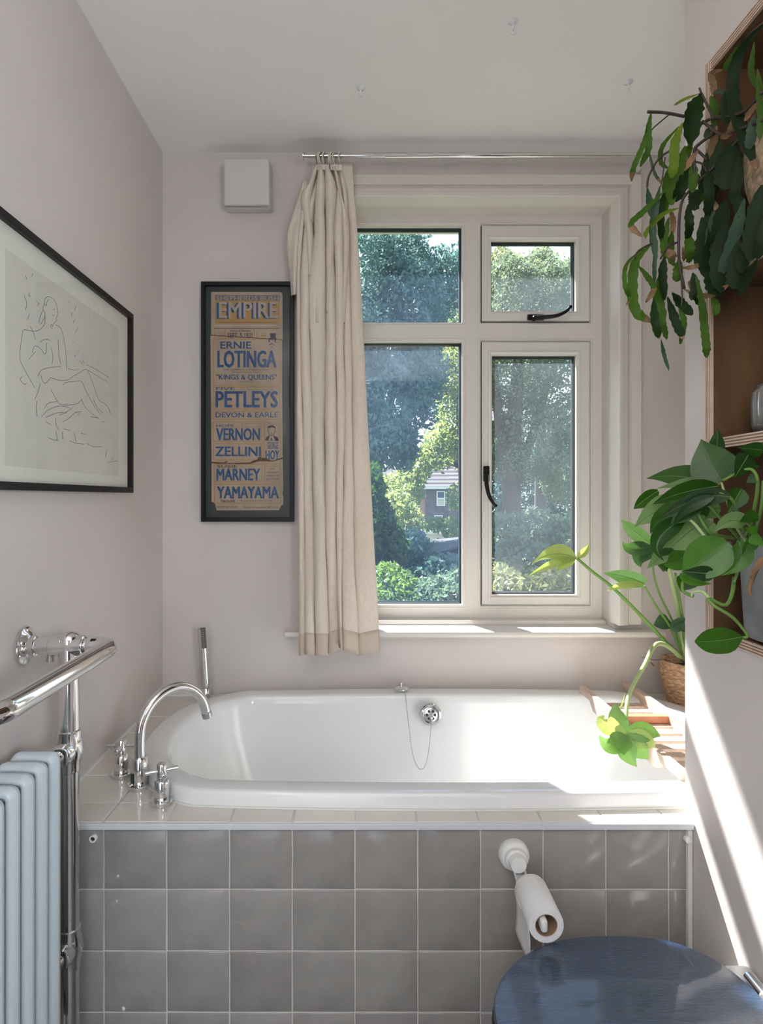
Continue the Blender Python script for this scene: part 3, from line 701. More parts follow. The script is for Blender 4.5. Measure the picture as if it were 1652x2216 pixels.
MB().box((XL+0.001, y0_+0.003, zb+0.003), (XL+0.010, y1_-0.003, ztp-0.003)).build('mount', mat('cream_mount', (0.76, 0.765, 0.69), 0.85), dr_)
xq = XL+0.0105
MB().box((XL+0.0095, 1.108, H+0.060), (xq, 1.632, ztp-0.062)).build('drawing_paper', mat('drawing_paper', (0.66, 0.66, 0.595), 0.9, var=0.02, vscale=8), dr_)
strokes = [  # crop pixels (scale 3.463, origin 0,440) of a generic seated figure
 [(330,760),(338,715),(370,700),(405,725),(425,770),(430,830),(418,870)], [(345,770),(352,740),(362,720)], [(318,800),(330,760),(345,770)], [(290,900),(300,850),(325,800),(335,850),(300,910)],
 [(335,820),(335,900),(300,945),(262,960)], [(395,845),(405,835)], [(398,800),(412,790)], [(430,870),(400,905),(392,925)], [(390,900),(380,925),(395,940)], [(415,910),(450,930),(470,980),(485,1060),(495,1150),(500,1250)],
 [(435,1020),(440,1130),(455,1210)], [(262,960),(175,945)], [(225,920),(250,970),(265,1020)], [(170,950),(150,1100),(150,1180)], [(150,1180),(190,1260),(260,1380)], [(240,1120),(260,1070),(300,1085),(340,1130),(350,1045)],
 [(300,1040),(340,1018),(378,1028)], [(215,1170),(240,1140),(265,1110)], [(380,1075),(395,1140),(390,1200)], [(455,1222),(380,1230),(320,1245),(295,1270),(288,1300)], [(305,1290),(320,1335),(345,1345),(380,1305)],
 [(380,1305),(440,1325),(500,1325),(560,1290),(640,1245),(665,1270)], [(665,1270),(700,1360),(740,1470),(790,1505)], [(550,1335),(610,1335),(640,1400),(700,1510),(750,1575)], [(470,1365),(490,1345),(550,1335)],
 [(380,1390),(410,1450),(450,1505),(530,1510),(585,1498),(610,1468)], [(610,1468),(640,1530),(700,1585),(745,1615)], [(650,1210),(720,1245),(815,1305)], [(660,1250),(740,1300),(808,1338)], [(790,1505),(815,1540),(825,1575)], [(700,1470),(730,1530),(770,1570)],
 [(310,1600),(360,1550),(440,1520),(520,1530)], [(340,1605),(430,1570),(500,1570)], [(330,1540),(360,1500),(425,1485)], [(470,1640),(530,1600),(560,1570),(600,1560)], [(440,1590),(490,1568),(545,1530)], [(580,1590),(610,1560)],
 [(415,1610),(420,1660),(440,1700)], [(340,1635),(380,1660)], [(275,1480),(270,1540),(278,1600)], [(260,1470),(285,1410),(300,1350)], [(360,1755),(400,1772),(432,1775)], [(420,1710),(430,1780)], [(465,1710),(470,1770)], [(475,1690),(525,1702)], [(555,1720),(570,1785)], [(520,1780),(570,1798),(628,1805)], [(605,1720),(645,1733)], [(650,1800),(700,1822),(765,1822)],
 [(245,525),(238,550)], [(190,540),(200,570)], [(220,670),(215,690),(228,695)], [(270,730),(290,750),(280,770)], [(180,690),(200,750),(190,800)], [(515,735),(520,750)], [(570,770),(560,800)], [(540,820),(535,850)], [(560,870),(550,895)], [(585,930),(560,975)], [(545,1030),(550,1040)], [(590,1100),(583,1110)], [(565,1140),(555,1150)], [(600,1180),(620,1210)], [(615,1175),(632,1200)], [(220,830),(205,870)], [(680,1600),(735,1608)], [(760,1635),(782,1638)], [(510,1240),(560,1250),(590,1245)], [(165,1300),(150,1320),(180,1355),(200,1350)], [(800,1850),(790,1900)], [(805,1940),(880,1930)], [(850,1905),(830,1925)]]
m = MB()
for s_ in strokes:
    w = []
    for x, y in s_:
        px, py = x/3.463, 440+y/3.463; d = abs(xq)*F/(CX-px); w.append(Vector((xq+0.0002, d, ZW(py, d))))
    w = interp(w, max(3, 5*len(w)-4)) if len(w) > 1 else w
    m.tube(w, 0.00042, 4, cap=False)
m.build('ink_line', mat('ink', (0.05, 0.05, 0.05), 0.8), dr_, fix=False)
MB().add([(XL+0.015, y0_+0.01, zb+0.01), (XL+0.015, y1_-0.01, zb+0.01), (XL+0.015, y1_-0.01, ztp-0.01), (XL+0.015, y0_+0.01, ztp-0.01)], [(0, 1, 2, 3)]).build('glass', PGLASS, dr_, fix=False)

# ---------------------------------------------------------------- extractor vent
ve = thing('extractor_vent', 'square white extractor fan cover high on back wall, left of curtain', 'vent', P(535, 453, 2.028))
MB().box((XW(489, 2.0), 1.995, ZW(452, 2.0)), (XW(586, 2.0), 2.0295, ZW(352, 2.0))).build('housing', mat('vent_plastic', (0.62, 0.60, 0.56), 0.4), ve, bevel=0.004)
q0 = P(485, 443, 1.965); q1 = P(583, 343.5, 1.965)
cv = MB().box((q0.x, 1.965, q0.z), (q1.x, 1.978, q1.z)).build('cover', MATS['vent_plastic'], ve, bevel=0.003)
# ---------------------------------------------------------------- curtain rod, rings, curtain
DR = 1.955; zr_ = ZW(337, DR)
rod = thing('curtain_rod', 'thin chrome curtain rod under the ceiling above the window', 'curtain rod', (0.4, DR, zr_))
xr0, xr1, xr2 = XW(656, DR), XW(836, DR), XW(1402, DR)
MB().tube([(xr0, DR, zr_), (xr1, DR, zr_)], 0.0060, 16).build('inner_tube', CHROME, rod, smooth=True)
MB().tube([(xr1, DR, zr_), (XW(1436, DR), DR, zr_)], 0.0078, 16).build('outer_tube', CHROME, rod, smooth=True)
MB().lathe((xr0, DR, zr_), [(0.0155, 0), (0.0155, 0.0025), (0.008, 0.004)], 24, (1, 0, 0)).build('end_plate', CHROME, rod, smooth=True)
MB().lathe((XW(685, DR), DR, zr_), [(0.0095, 0), (0.0095, 0.012)], 16, (1, 0, 0)).build('collar', CHROME, rod, smooth=True)
MB().lathe((XW(835, DR), DR, zr_), [(0.0088, 0), (0.0088, 0.006)], 16, (1, 0, 0)).build('collar', CHROME, rod, smooth=True)
for pxx in (688, 1380):
    q = P(pxx, 365, YB); m = MB()
    if pxx > 1000: m.box((q.x-0.009, YB-0.004, q.z-0.014), (q.x+0.009, YB-0.0002, q.z+0.014))
    m.tube([(q.x, YB-0.001, zr_-0.02), (q.x, DR, zr_-0.014), (q.x, DR-0.010, zr_-0.004)], 0.003, 8); m.build('rod_bracket', CHROME, rod, smooth=True)
ringx_ = [(691, 10), (697, -6), (703, 4), (713, 18), (717, 14), (722, -8), (729, -20), (737, 8)]
CRM = mat('cream_plastic', (0.66, 0.62, 0.54), 0.45)
for k, (px, tw) in enumerate(ringx_):
    c = Vector((XW(px, DR), DR, zr_-0.012)); a = math.radians(70+tw)
    rg = thing('curtain_ring', None, None, c)
    nth = ['leftmost', 'second from left', 'third from left', 'fourth from left', 'fourth from right', 'third from right', 'second from right', 'rightmost'][k]
    tag(rg, 'cream curtain ring with clip at top of linen curtain, %s of the eight' % nth, 'curtain ring', 'curtain rings')
    ux = Vector((math.cos(a), math.sin(a), 0)); pts = [c+ux*0.021*math.cos(t)+Vector((0, 0, 1))*0.021*math.sin(t) for t in [2*PI*i/24 for i in range(25)]]
    MB().tube(pts, 0.0024, 8).build('ring', CRM, rg, smooth='all')
    y_ = c.z-0.028; m = MB().tube([c+Vector((0, 0, -0.021)), c+Vector((0.001, -0.008, -0.026)), c+Vector((0, -0.020, -0.031))], 0.0012, 6); m.build('hook', CHROME, rg, smooth=True)
    mm = MB().box((c.x-0.006, c.y-0.024, c.z-0.047), (c.x+0.006, c.y-0.016, c.z-0.029)); mm.build('clip', CRM, rg, bevel=0.0015)
cu_ = thing('curtain', 'beige linen curtain gathered and draped at left side of window', 'curtain', P(735, 1420, 1.95))
LV = [(356, [676,688,697,706,715,725,740,763], .15), (385, [672,683,693,706,722,736,747,765], .35), (412, [661,676,688,705,727,741,752,766], .7), (455, [651,664,682,704,725,744,753,770], 1), (500, [646,657,680,705,722,744,755,773], 1), (600, [643,650,668,706,726,743,757,780], 1),
      (750, [643,652,671,706,727,744,760,788], 1), (900, [643,655,675,704,728,747,762,795], 1), (1050, [645,658,678,704,727,744,764,803], 1), (1200, [648,660,681,706,728,740,766,811], 1), (1330, [648,661,682,711,733,740,773,819], 1), (1421, [648,661,682,712,738,742,776,822], 1)]
AMP = [0.034, 0.042, 0.054, 0.064, 0.056, 0.036, 0.018]
SUB = 10; NV = 90
def lev(y):
    for i in range(len(LV)-1):
        if LV[i][0] <= y <= LV[i+1][0]:
            t = (y-LV[i][0])/(LV[i+1][0]-LV[i][0]); ts = t
            return [a+(b-a)*ts for a, b in zip(LV[i][1], LV[i+1][1])], LV[i][2]+(LV[i+1][2]-LV[i][2])*t
    return LV[-1][1], LV[-1][2]
def curtain_rows(bot, ytop=356):
    rows = []
    for j in range(NV+1):
        t = j/NV; row = []
        for i in range(7):
            for k in range(SUB+(1 if i == 6 else 0)):
                s_ = k/SUB; yb = bot[i]+(bot[i+1]-bot[i])*s_
                yt = ytop+(6*math.sin(PI*s_) if i < 6 else -2)
                y = yt+(yb-yt)*t
                b, a = lev(max(356.01, min(y, 1421))); w = b[i+1]-b[i]
                skew = 0.20*math.sin(2*PI*s_)*min(1, t*4) if i < 6 else 0
                wob = 0.9*math.sin(y*0.021+i*2.1)+0.5*math.sin(y*0.05+i)
                x = b[i]+w*(s_+skew*(-0.9))+(wob if 0 < i < 6 else 0)*min(1, t*3)
                dd = 1.968-AMP[i]*a*(abs(math.sin(PI*s_))**0.62)*(0.85+0.2*math.sin(y*0.008+i*2.3))+0.005*math.sin(y*0.02+i*1.7+s_*3)
                if y > 1100: dd -= min(0.03, (y-1100)*0.0002)
                row.append(P(x, y, dd))
        rows.append(row)
    return rows
rows = curtain_rows([1420, 1416, 1418, 1419, 1402, 1404, 1419, 1409])
def sheet(rows, name, m_, parent, thick=0.0012):
    nc = len(rows[0]); v = [p for r_ in rows for p in r_]
    f = [(j*nc+i, j*nc+i+1, (j+1)*nc+i+1, (j+1)*nc+i) for j in range(len(rows)-1) for i in range(nc-1)]
    o = MB().add(v, f).build(name, m_, parent, smooth='all', fix=False)
    md = o.modifiers.new('s', 'SOLIDIFY'); md.thickness = thick
    return o
sheet(rows, 'cloth', LINEN, cu_)
# hem : a slightly proud band at the foot
nb = int(NV*0.962); hem = [[p+Vector((0, -0.0016, 0)) for p in r_] for r_ in rows[nb:]]
sheet(hem, 'hem', mat('linen_hem', (0.68, 0.58, 0.49), 0.9, spec=0.1, bump=0.3, bscale=500, trans=0.15, tcol=(0.6, 0.48, 0.36)), cu_)
# the doubled-over left flap
FLV = [(392, 655, 668), (425, 646, 668), (460, 635, 667), (500, 622.5, 662), (540, 622, 657), (580, 626, 652), (610, 629, 650), (640, 631, 649)]
rows2 = []
for j in range(31):
    t = j/30; k = min(int(t*7), 6); u_ = t*7-k; a, b = FLV[k], FLV[k+1]
    y = a[0]+(b[0]-a[0])*u_; l_ = a[1]+(b[1]-a[1])*u_; r_ = a[2]+(b[2]-a[2])*u_
    row = []
    for i in range(17):
        s_ = i/16; yy = y-6*s_*t*(1 if j == 30 else t)
        row.append(P(l_+(r_-l_)*s_, yy, 1.972-0.022*math.sin(PI*min(1, s_*1.1))-0.006*math.sin(s_*9+t*5)))
    rows2.append(row)
sheet(rows2, 'folded_edge', LINEN, cu_)
sheet([[p+Vector((0.004, 0.012, -0.0+0.012)) for p in r_[2:]] for r_ in rows2[8:]], 'folded_edge', LINEN, cu_)
# small pinched swags under the clips
def swag(pts_l, pts_r, dd):
    rows3 = []
    L_ = interp([P(x, y, dd) for x, y in pts_l], 16); R_ = interp([P(x, y, dd) for x, y in pts_r], 16)
    for a, b in zip(L_, R_): rows3.append([a.lerp(b, k/8)+Vector((0, -0.02*math.sin(PI*k/8), 0)) for k in range(9)])
    sheet(rows3, 'pleat', LINEN, cu_)
swag([(704, 364), (703, 400), (705, 470), (706, 560), (707, 680)], [(712, 364), (729, 405), (727, 470), (724, 560), (712, 680)], 1.938)
swag([(690, 364), (685, 400), (681, 470), (681, 560), (684, 700)], [(698, 364), (705, 398), (703, 470), (699, 560), (690, 700)], 1.940)
swag([(722, 366), (730, 410), (738, 470), (741, 560), (738, 700)], [(728, 366), (741, 430), (754, 470), (755, 560), (747, 700)], 1.942)
swag([(684, 362), (668, 400), (652, 425), (660, 500), (668, 600)], [(690, 364), (680, 400), (674, 440), (680, 520), (676, 600)], 1.945)

# ---------------------------------------------------------------- ceiling hooks
CLR = mat('clear_plastic', (0.70, 0.71, 0.75), 0.15, coat=0.4)
for (px, py, lab) in ((1110, 45, 'small clear hook on ceiling, nearest and topmost of three'), (781, 190, 'small clear ceiling hook above the gathered curtain'), (1360, 177, 'small clear ceiling hook near the hanging plant')):
    d = 1.1716*F/(CY-py); c = Vector((XW(px, d), d, ZC-0.0004))
    hk = thing('ceiling_hook', lab, 'hook', c)
    MB().lathe(c, [(0.0125, 0), (0.0125, -0.0015), (0.008, -0.003), (0.003, -0.006)], 20).build('suction_disc', CLR, hk, smooth=True)
    MB().tube(interp([c+Vector(q) for q in ((0, 0, -0.003), (0.001, 0, -0.018), (-0.003, -0.002, -0.027), (-0.001, -0.004, -0.035), (0.006, -0.004, -0.034))], 12), 0.0026, 8).build('hook_arm', CLR, hk, smooth=True)

# ---------------------------------------------------------------- toilet roll holder
WP = MATS['white_plastic']
hc = P(1112, 1848, DFR-0.0)
th = thing('roll_holder', 'white round suction toilet roll holder on the grey tiles', 'roll holder', hc)
MB().lathe(hc, [(0.0315, 0.006), (0.0315, -0.006), (0.029, -0.012), (0.026, -0.014), (0.022, -0.0145), (0.022, -0.024), (0.018, -0.027), (0.0165, -0.038), (0.0155, -0.040)], 40, (0, 1, 0)).build('suction_cup', WP, th, smooth=True)
RX, RZ = XW(1183, 1.088), ZW(2003, 1.088)
m = MB()
for s_ in (-1, 1): m.tube([hc+Vector((0.003+s_*0.011, -0.030, -0.012)), hc+Vector((0.010+s_*0.010, -0.030, -0.040)), (RX-0.012+s_*0.009, DFR-0.032, RZ+0.006)], 0.0022, 8)
m.box((hc.x-0.002, hc.y-0.033, hc.z-0.046), (hc.x+0.024, hc.y-0.026, hc.z-0.026)); m.tube([(RX-0.012, DFR-0.031, RZ+0.012), (RX-0.006, DFR-0.032, RZ+0.004)], 0.006, 10)
m.build('arm', WP, th, smooth=True)
q = MB().box((RX-0.0115, 1.079, RZ-0.0085), (RX+0.0005, DFR-0.030, RZ+0.0145)).build('roll_bar', WP, th, bevel=0.0045, seg=3, smooth=True)
rl = thing('toilet_roll', 'nearly finished white toilet roll on its holder above the dark toilet lid', 'toilet roll', (RX, 1.14, RZ))
yb_, yf_ = 1.188, 1.088
PAP = mat('tissue', (0.76, 0.76, 0.75), 0.95, bump=0.6, bscale=90, bdist=0.003)
v = []; pr = [(0.0205, yf_), (0.0315, yf_), (0.0325, yf_+0.004), (0.0325, yb_-0.004), (0.0315, yb_), (0.0205, yb_), (0.0205, yf_)]
MB().lathe((RX, 0, RZ), [(r_, y) for r_, y in pr], 48, (0, 1, 0), close=False).build('paper', PAP, rl, smooth=True)
MB().lathe((RX, 0, RZ), [(0.0203, yf_+0.0005), (0.0203, yb_-0.0005), (0.0190, yb_-0.0005), (0.0190, yf_+0.0005), (0.0203, yf_+0.0005)], 40, (0, 1, 0), close=False).build('cardboard_tube', mat('cardboard', (0.30, 0.19, 0.12), 0.9), rl, smooth=True)
rows = []
for j in range(9):
    t = j/8; z = RZ-t*0.075; x = RX-0.0328+0.004*math.sin(t*3)
    rows.append([Vector((x+0.001*math.sin(i), yf_+0.003+(yb_-yf_-0.006)*i/6, z)) for i in range(7)])
sheet(rows, 'loose_sheet', PAP, rl, 0.0006)

# ---------------------------------------------------------------- toilet
ZL = H-0.81
tl = thing('toilet', 'toilet with closed dark blue-black wood-grain lid at the right wall', 'toilet', (0.45, 0.92, 0.0))
LID = mat('black_ash_lid_sky_tint', (0.019, 0.044, 0.090), 0.25, spec=1.0, coat=0.6, bump=0.9, bscale=55, stretch=(0.9, 14, 1), bdist=0.0012, var=0.4, vscale=45)  # blue of the sky's reflection is mixed into the dark base colour
def egg(sc, z, xo=0.0, yc=0.925, n=72, x_l=0.212, x_r=0.655, hw=0.186):
    """plan outline: rounded front to the left, flatter hinge end to the right"""
    pts = []; xc = 0.455
    for k in range(n):
        a = 2*PI*k/n; c, s_ = math.cos(a), math.sin(a)
        if c < 0: x = xc+(xc-x_l)*sc*c; y = yc+hw*sc*s_
        else:
            x = xc+(x_r-xc)*(abs(c)**0.62); y = yc+hw*sc*math.copysign(abs(s_)**0.80, s_)
        pts.append((x+xo, y, z))
    return pts
def loft(rings, cap0=True, cap1=True):
    n = len(rings[0]); v = [p for r_ in rings for p in r_]; f = []
    for i in range(len(rings)-1):
        for k in range(n): j = (k+1) % n; f.append((i*n+k, i*n+j, (i+1)*n+j, (i+1)*n+k))
    if cap0: f.append(tuple(range(n)))
    if cap1: f.append(tuple((len(rings)-1)*n+k for k in range(n)))
    return MB().add(v, f)
loft([egg(0.975, ZL-0.017), egg(0.995, ZL-0.014), egg(1.0, ZL-0.006), egg(0.988, ZL-0.001), egg(0.97, ZL)]).build('lid', LID, tl, smooth=True)
loft([egg(0.985, ZL-0.040), egg(1.005, ZL-0.037), egg(1.01, ZL-0.024), egg(0.995, ZL-0.020)]).build('seat', mat('black_seat', (0.01, 0.01, 0.012), 0.25), tl, smooth=True)
loft([egg(0.60, 0.002), egg(0.60, 0.05), egg(0.66, 0.18), egg(0.86, 0.30), egg(0.96, ZL-0.052), egg(0.965, ZL-0.043)]).build('bowl', ENAMEL, tl, smooth=True)
MB().box((0.640, 0.78, 0.22), (XR-0.002, 1.06, ZL-0.012)).build('rear_shelf', ENAMEL, tl, bevel=0.01, smooth=True)
for yy in (0.85, 1.0): MB().tube([(0.664, yy-0.02, ZL-0.004), (0.664, yy+0.02, ZL-0.004)], 0.008, 14).build('hinge', CHROME, tl, smooth=True)
# ---------------------------------------------------------------- plywood shelf box in the right wall
sh = thing('wall_shelf', 'birch plywood shelf box set into right wall, holding plants and a glass jar', 'shelf', (XR, 0.8, NZ0))
XE = XR-0.0045; T = 0.019
def plyedge(name, y0, y1, z0, z1, vert):
    """front edge of a board built of its thin visible plies"""
    n = 7; 
    for k in range(n):
        mt = PLYL if k % 2 == 0 else PLYD
        if vert: a = (y0+(y1-y0)*k/n, y0+(y1-y0)*(k+1)/n); MB().box((XE+(0.0006 if k % 2 else 0), a[0], z0), (XE+0.006, a[1], z1)).build('ply_layer', mt, name)
        else: a = (z0+(z1-z0)*k/n, z0+(z1-z0)*(k+1)/n); MB().box((XE+(0.0006 if k % 2 else 0), y0, a[0]), (XE+0.006, y1, a[1])).build('ply_layer', mt, name)
def board(nm, y0, y1, z0, z1, vert=False, xe=0.0):
    o = MB().box((XE+0.006+xe, y0, z0), (NX-0.001, y1, z1)).build(nm, PLY, sh)
    plyedge(o, y0, y1, z0, z1, vert); return o
NZ1b = NZ1
board('side_panel', NY1-T, NY1-0.0005, NZ0, NZ1b, True); board('side_panel', NY0+0.0005, NY0+T, NZ0, NZ1b, True)
board('top_panel', NY0+T, NY1-T, NZ1b-T, NZ1b-0.0005); board('bottom_panel', NY0+T, NY1-T, NZ0+0.0005, NZ0+T)
zs1 = ZW(961, 1.165); board('shelf_board', NY0+T, NY1-T, zs1-T/2, zs1+T/2)
zs2 = ZW(552, 1.04); board('shelf_board', NY0+T, NY1-T, zs2-T/2, zs2+T/2)
MB().box((NX-0.007, NY0+T, NZ0+T), (NX-0.001, NY1-T, NZ1b-T)).build('back_panel', PLY, sh)

# ribbed glass jar
jc = Vector((0.775, 1.083, zs1+T/2+0.0005)); 
jr = thing('glass_jar', 'ribbed clear glass jar on middle plywood shelf at right edge', 'jar', jc)
JG = mat('ribbed_glass', (0.85, 0.87, 0.88), 0.08, transmission=0.85, coat=0.3)
v = []; f = []; n = 96; pr = [(0.030, 0.0), (0.047, 0.004), (0.053, 0.018), (0.054, 0.06), (0.053, 0.078), (0.047, 0.085), (0.047, 0.092), (0.044, 0.092), (0.044, 0.083), (0.049, 0.074), (0.050, 0.02), (0.03, 0.008)]
for i, (r_, h) in enumerate(pr):
    for k in range(n):
        a = 2*PI*k/n; rr = r_*(1+(0.028*math.cos(a*32) if 1 <= i <= 4 else 0)); v.append((jc.x+rr*math.cos(a), jc.y+rr*math.sin(a), jc.z+h))
for i in range(len(pr)-1):
    for k in range(n): j = (k+1) % n; f.append((i*n+k, i*n+j, (i+1)*n+j, (i+1)*n+k))
f.append(tuple((len(pr)-1)*n+k for k in range(n))); f.append(tuple(range(n)))
MB().add(v, f).build('jar_body', JG, jr, smooth='all')
MB().lathe(jc+Vector((0, 0, 0.009)), [(0.040, 0), (0.0485, 0.01), (0.0485, 0.038), (0.001, 0.038)], 40).build('jar_contents', mat('white_wax', (0.6, 0.6, 0.58), 0.5), jr, smooth=True)

# ---------------------------------------------------------------- leaves
def leafmat(name, col, back, rough=0.35, trans=0.35, var=0.18):
    return mat(name, col, rough, spec=0.18 if 'strap' in name else 0.4, trans=trans, tcol=back, var=var, vscale=18, bump=0.2, bscale=40)
LG = leafmat('pothos_leaf', (0.022, 0.074, 0.010), (0.08, 0.24, 0.01), 0.3)
LD = leafmat('pothos_leaf_dark', (0.012, 0.042, 0.010), (0.06, 0.22, 0.02), 0.28)
LU = leafmat('pothos_leaf_underside', (0.16, 0.25, 0.10), (0.16, 0.38, 0.05), 0.5)
LB = leafmat('pothos_leaf_bright', (0.045, 0.15, 0.014), (0.14, 0.38, 0.015), 0.3)
MG = leafmat('monstera_leaf', (0.05, 0.125, 0.06), (0.10, 0.22, 0.03), 0.25, .2)
MY = leafmat('monstera_leaf_young', (0.36, 0.46, 0.15), (0.55, 0.66, 0.16), 0.35, 0.5)
STEM = mat('green_stem', (0.17, 0.32, 0.07), 0.45, trans=0.2, tcol=(0.3, 0.55, 0.1)); STEML = mat('pale_stem', (0.38, 0.50, 0.22), 0.45)
SD = mat('dark_stem', (0.045, 0.028, 0.025), 0.6)
EG = leafmat('strap_leaf', (0.045, 0.10, 0.014), (0.13, 0.28, 0.015), 0.55, 0.3); ED = leafmat('strap_leaf_dark', (0.011, 0.025, 0.008), (0.035, 0.11, 0.01), 0.55, 0.25)
EB = leafmat('strap_leaf_grey', (0.045, 0.085, 0.055), (0.08, 0.2, 0.06), 0.5, 0.2); EY = leafmat('strap_leaf_yellow', (0.13, 0.20, 0.02), (0.30, 0.45, 0.03), 0.45, 0.35)
DEADM = mat('dead_leaf', (0.26, 0.155, 0.08), 0.85, trans=0.25, tcol=(0.3, 0.19, 0.09), var=0.3, vscale=40, bump=0.5, bscale=80)
OVATE = [0.02, 0.42, 0.78, 0.97, 1.0, 0.92, 0.76, 0.52, 0.26, 0.0]
HEART = [0.25, 0.80, 0.98, 1.0, 0.92, 0.78, 0.60, 0.38, 0.17, 0.0]
def leaf(parent, base, tip, wpx, m_, bend=(0, 0), roll=0, fold=0.25, prof=HEART, curl=0.0, name='leaf', cuts=None, dmid=0):
    """base, tip = (px, py, depth); wpx = full width in photo pixels at that depth"""
    b = P(*base); t = P(*tip); dm = (base[2]+tip[2])/2
    mid = P((base[0]+tip[0])/2+bend[0], (base[1]+tip[1])/2+bend[1], dm+dmid)
    ctrl = mid*2-(b+t)/2
    N = len(prof)-1; NN = 14; W = 4; hw = wpx/F*dm/2; v = []; f = []
    view = Vector((0, 0, H))
    for i in range(NN+1):
        s_ = i/NN; p = b*(1-s_)**2+ctrl*2*s_*(1-s_)+t*s_*s_
        tg = ((ctrl-b)*(1-s_)+(t-ctrl)*s_).normalized()
        vd = (view-p).normalized(); side = tg.cross(vd).normalized(); nrm = side.cross(tg).normalized()
        side = (side*math.cos(roll)+nrm*math.sin(roll)).normalized(); nrm = side.cross(tg).normalized()
        x_ = s_*N; k = min(int(x_), N-1); w = hw*(prof[k]+(prof[k+1]-prof[k])*(x_-k))
        for q in range(-W, W+1):
            u_ = q/W; ww = w
            if cuts and abs(q) == W: ww = w*(1-cuts*(0.5+0.5*math.sin(s_*26+(0 if q > 0 else 1.6)))*(1 if 0.15 < s_ < 0.9 else 0))
            elif cuts and abs(q) == W-1: ww = w*(1-cuts*0.5*(0.5+0.5*math.sin(s_*26+(0 if q > 0 else 1.6)))*(1 if 0.15 < s_ < 0.9 else 0))
            au = abs(u_)
            v.append(p+side*(u_*ww*math.cos(fold*0.6))-nrm*(-fold*au*ww*0.8+curl*au*au*ww)+nrm*(ww*0.035*math.sin(i*2.0-au*3)*au))
    M = 2*W+1
    for i in range(NN):
        for q in range(2*W): a = i*M+q; f.append((a, a+1, a+M+1, a+M))
    o = MB().add(v, f).build(name, m_, parent, smooth='all', fix=False)
    if wpx >= 30 and name == 'leaf':
        mid_ = [Vector(v[i*M+W]) for i in range(NN)]
        MB().tube([p_+(view-p_).normalized()*0.0006 for p_ in mid_], [0.0009*(1-.7*i/NN) for i in range(NN)], 5).build('midrib', VEIN, o, smooth='all')
    return o
def stem(parent, pts, r, m_=None, name='stem', n=26):
    q = interp([P(*p) for p in pts], n); rr = [r*(1-0.35*i/(n-1)) for i in range(n)]
    return MB().tube(q, rr, 8).build(name, m_ or STEM, parent, smooth='all')

VEIN = mat('leaf_vein', (0.10, 0.20, 0.06), 0.5)
# ---- pothos in grey pot
pcx, pcy, pz = 0.790, 1.050, NZ0+T+0.0005
po = thing('pothos_plant', 'leafy green pothos in grey pot on bottom plywood shelf, one vine trailing down', 'plant', (pcx, pcy, pz))
POT = mat('grey_zinc_pot', (0.20, 0.21, 0.22), 0.55, bump=0.2, bscale=20, var=0.35, vscale=7)
MB().lathe((pcx, pcy, pz), [(0.080, 0), (0.092, 0.004), (0.096, 0.02), (0.104, 0.16), (0.105, 0.178), (0.101, 0.180), (0.099, 0.165), (0.09, 0.15)], 48).build('pot', POT, po, smooth=True)
MB().lathe((pcx, pcy, pz+0.155), [(0.098, 0), (0.05, 0.008), (0.001, 0.01)], 24).build('soil', SOIL, po, smooth=True)
d = 1.0
def dd_(px, d): return min(d, 0.672*F/max(1, px-CX)) if px > CX+10 else d
def L(b, t, w, m_, **k):
    def dx(px, d):  # keep clear of the wall plane unless inside the niche
        return d
    leaf(po, b, t, w, m_, **k)
L((1620, 985, .99), (1590, 1035, .97), 44, LD, roll=.3); L((1652, 975, 1.0), (1596, 968, .98), 34, LD)
L((1552, 1000, 1.10), (1554, 926, 1.09), 34, LD, roll=.3, prof=OVATE)
L((1563, 1043, 1.03), (1518, 950, 1.06), 92, LG, bend=(-4, -2), fold=.12)
L((1543, 1050, 1.06), (1399, 1036, 1.14), 56, LG, bend=(0, -12), fold=.1)
L((1560, 1046, 1.03), (1420, 1058, 1.11), 34, LU, bend=(0, -6), roll=-.6)
L((1555, 1052, 1.02), (1412, 1092, 1.10), 50, LG, bend=(-10, -4), roll=.3)
L((1580, 1075, .99), (1424, 1126, 1.06), 40, LD, bend=(0, -18), fold=.2)
L((1545, 1075, 1.0), (1457, 1138, 1.04), 26, LD, bend=(-12, -6))
L((1520, 1100, 1.03), (1408, 1156, 1.08), 52, LG, bend=(-22, -12), fold=.35)
L((1482, 1122, 1.05), (1438, 1214, 1.04), 42, LD, bend=(-34, 0), fold=.5)
L((1530, 1120, 1.05), (1400, 1232, 1.08), 66, LU, bend=(-10, 6), fold=.15)
L((1470, 1090, 1.09), (1372, 1142, 1.13), 58, LU, bend=(-2, -8), fold=.2)
L((1425, 1062, 1.14), (1372, 1102, 1.15), 34, LG, bend=(-8, 4), roll=.4)
L((1575, 1172, .98), (1478, 1238, .99), 88, LB, bend=(-2, 6), fold=.15, prof=[.25, .7, .95, 1, 1, .95, .85, .66, .4, 0])
L((1548, 1243, .975), (1474, 1236, .985), 34, LD, fold=.3, curl=.1)
L((1472, 1242, 1.0), (1542, 1263, .98), 26, LB, bend=(-2, 6), roll=.3)
L((1483, 1244, 1.02), (1474, 1281, 1.02), 30, LG, roll=.2); L((1510, 1248, 1.02), (1474, 1280, 1.03), 28, LG, roll=.3)
L((1600, 1172, .97), (1560, 1246, .97), 46, LB, bend=(22, 6), fold=.3)
L((1596, 1180, .98), (1556, 1240, .98), 30, LB, bend=(6, 4), roll=-.4)
L((1617, 1130, .97), (1545, 1154, .97), 38, LU, bend=(-4, -14), fold=.3)
L((1640, 1112, .97), (1600, 1130, .96), 28, LG); L((1606, 1058, 1.0), (1575, 1112, 1.0), 44, LG, roll=.3)
L((1640, 1150, .95), (1612, 1142, .95), 20, LB); L((1625, 1160, .95), (1655, 1182, .93), 26, LB); L((1635, 1165, .96), (1605, 1205, .97), 30, LB, roll=.5)
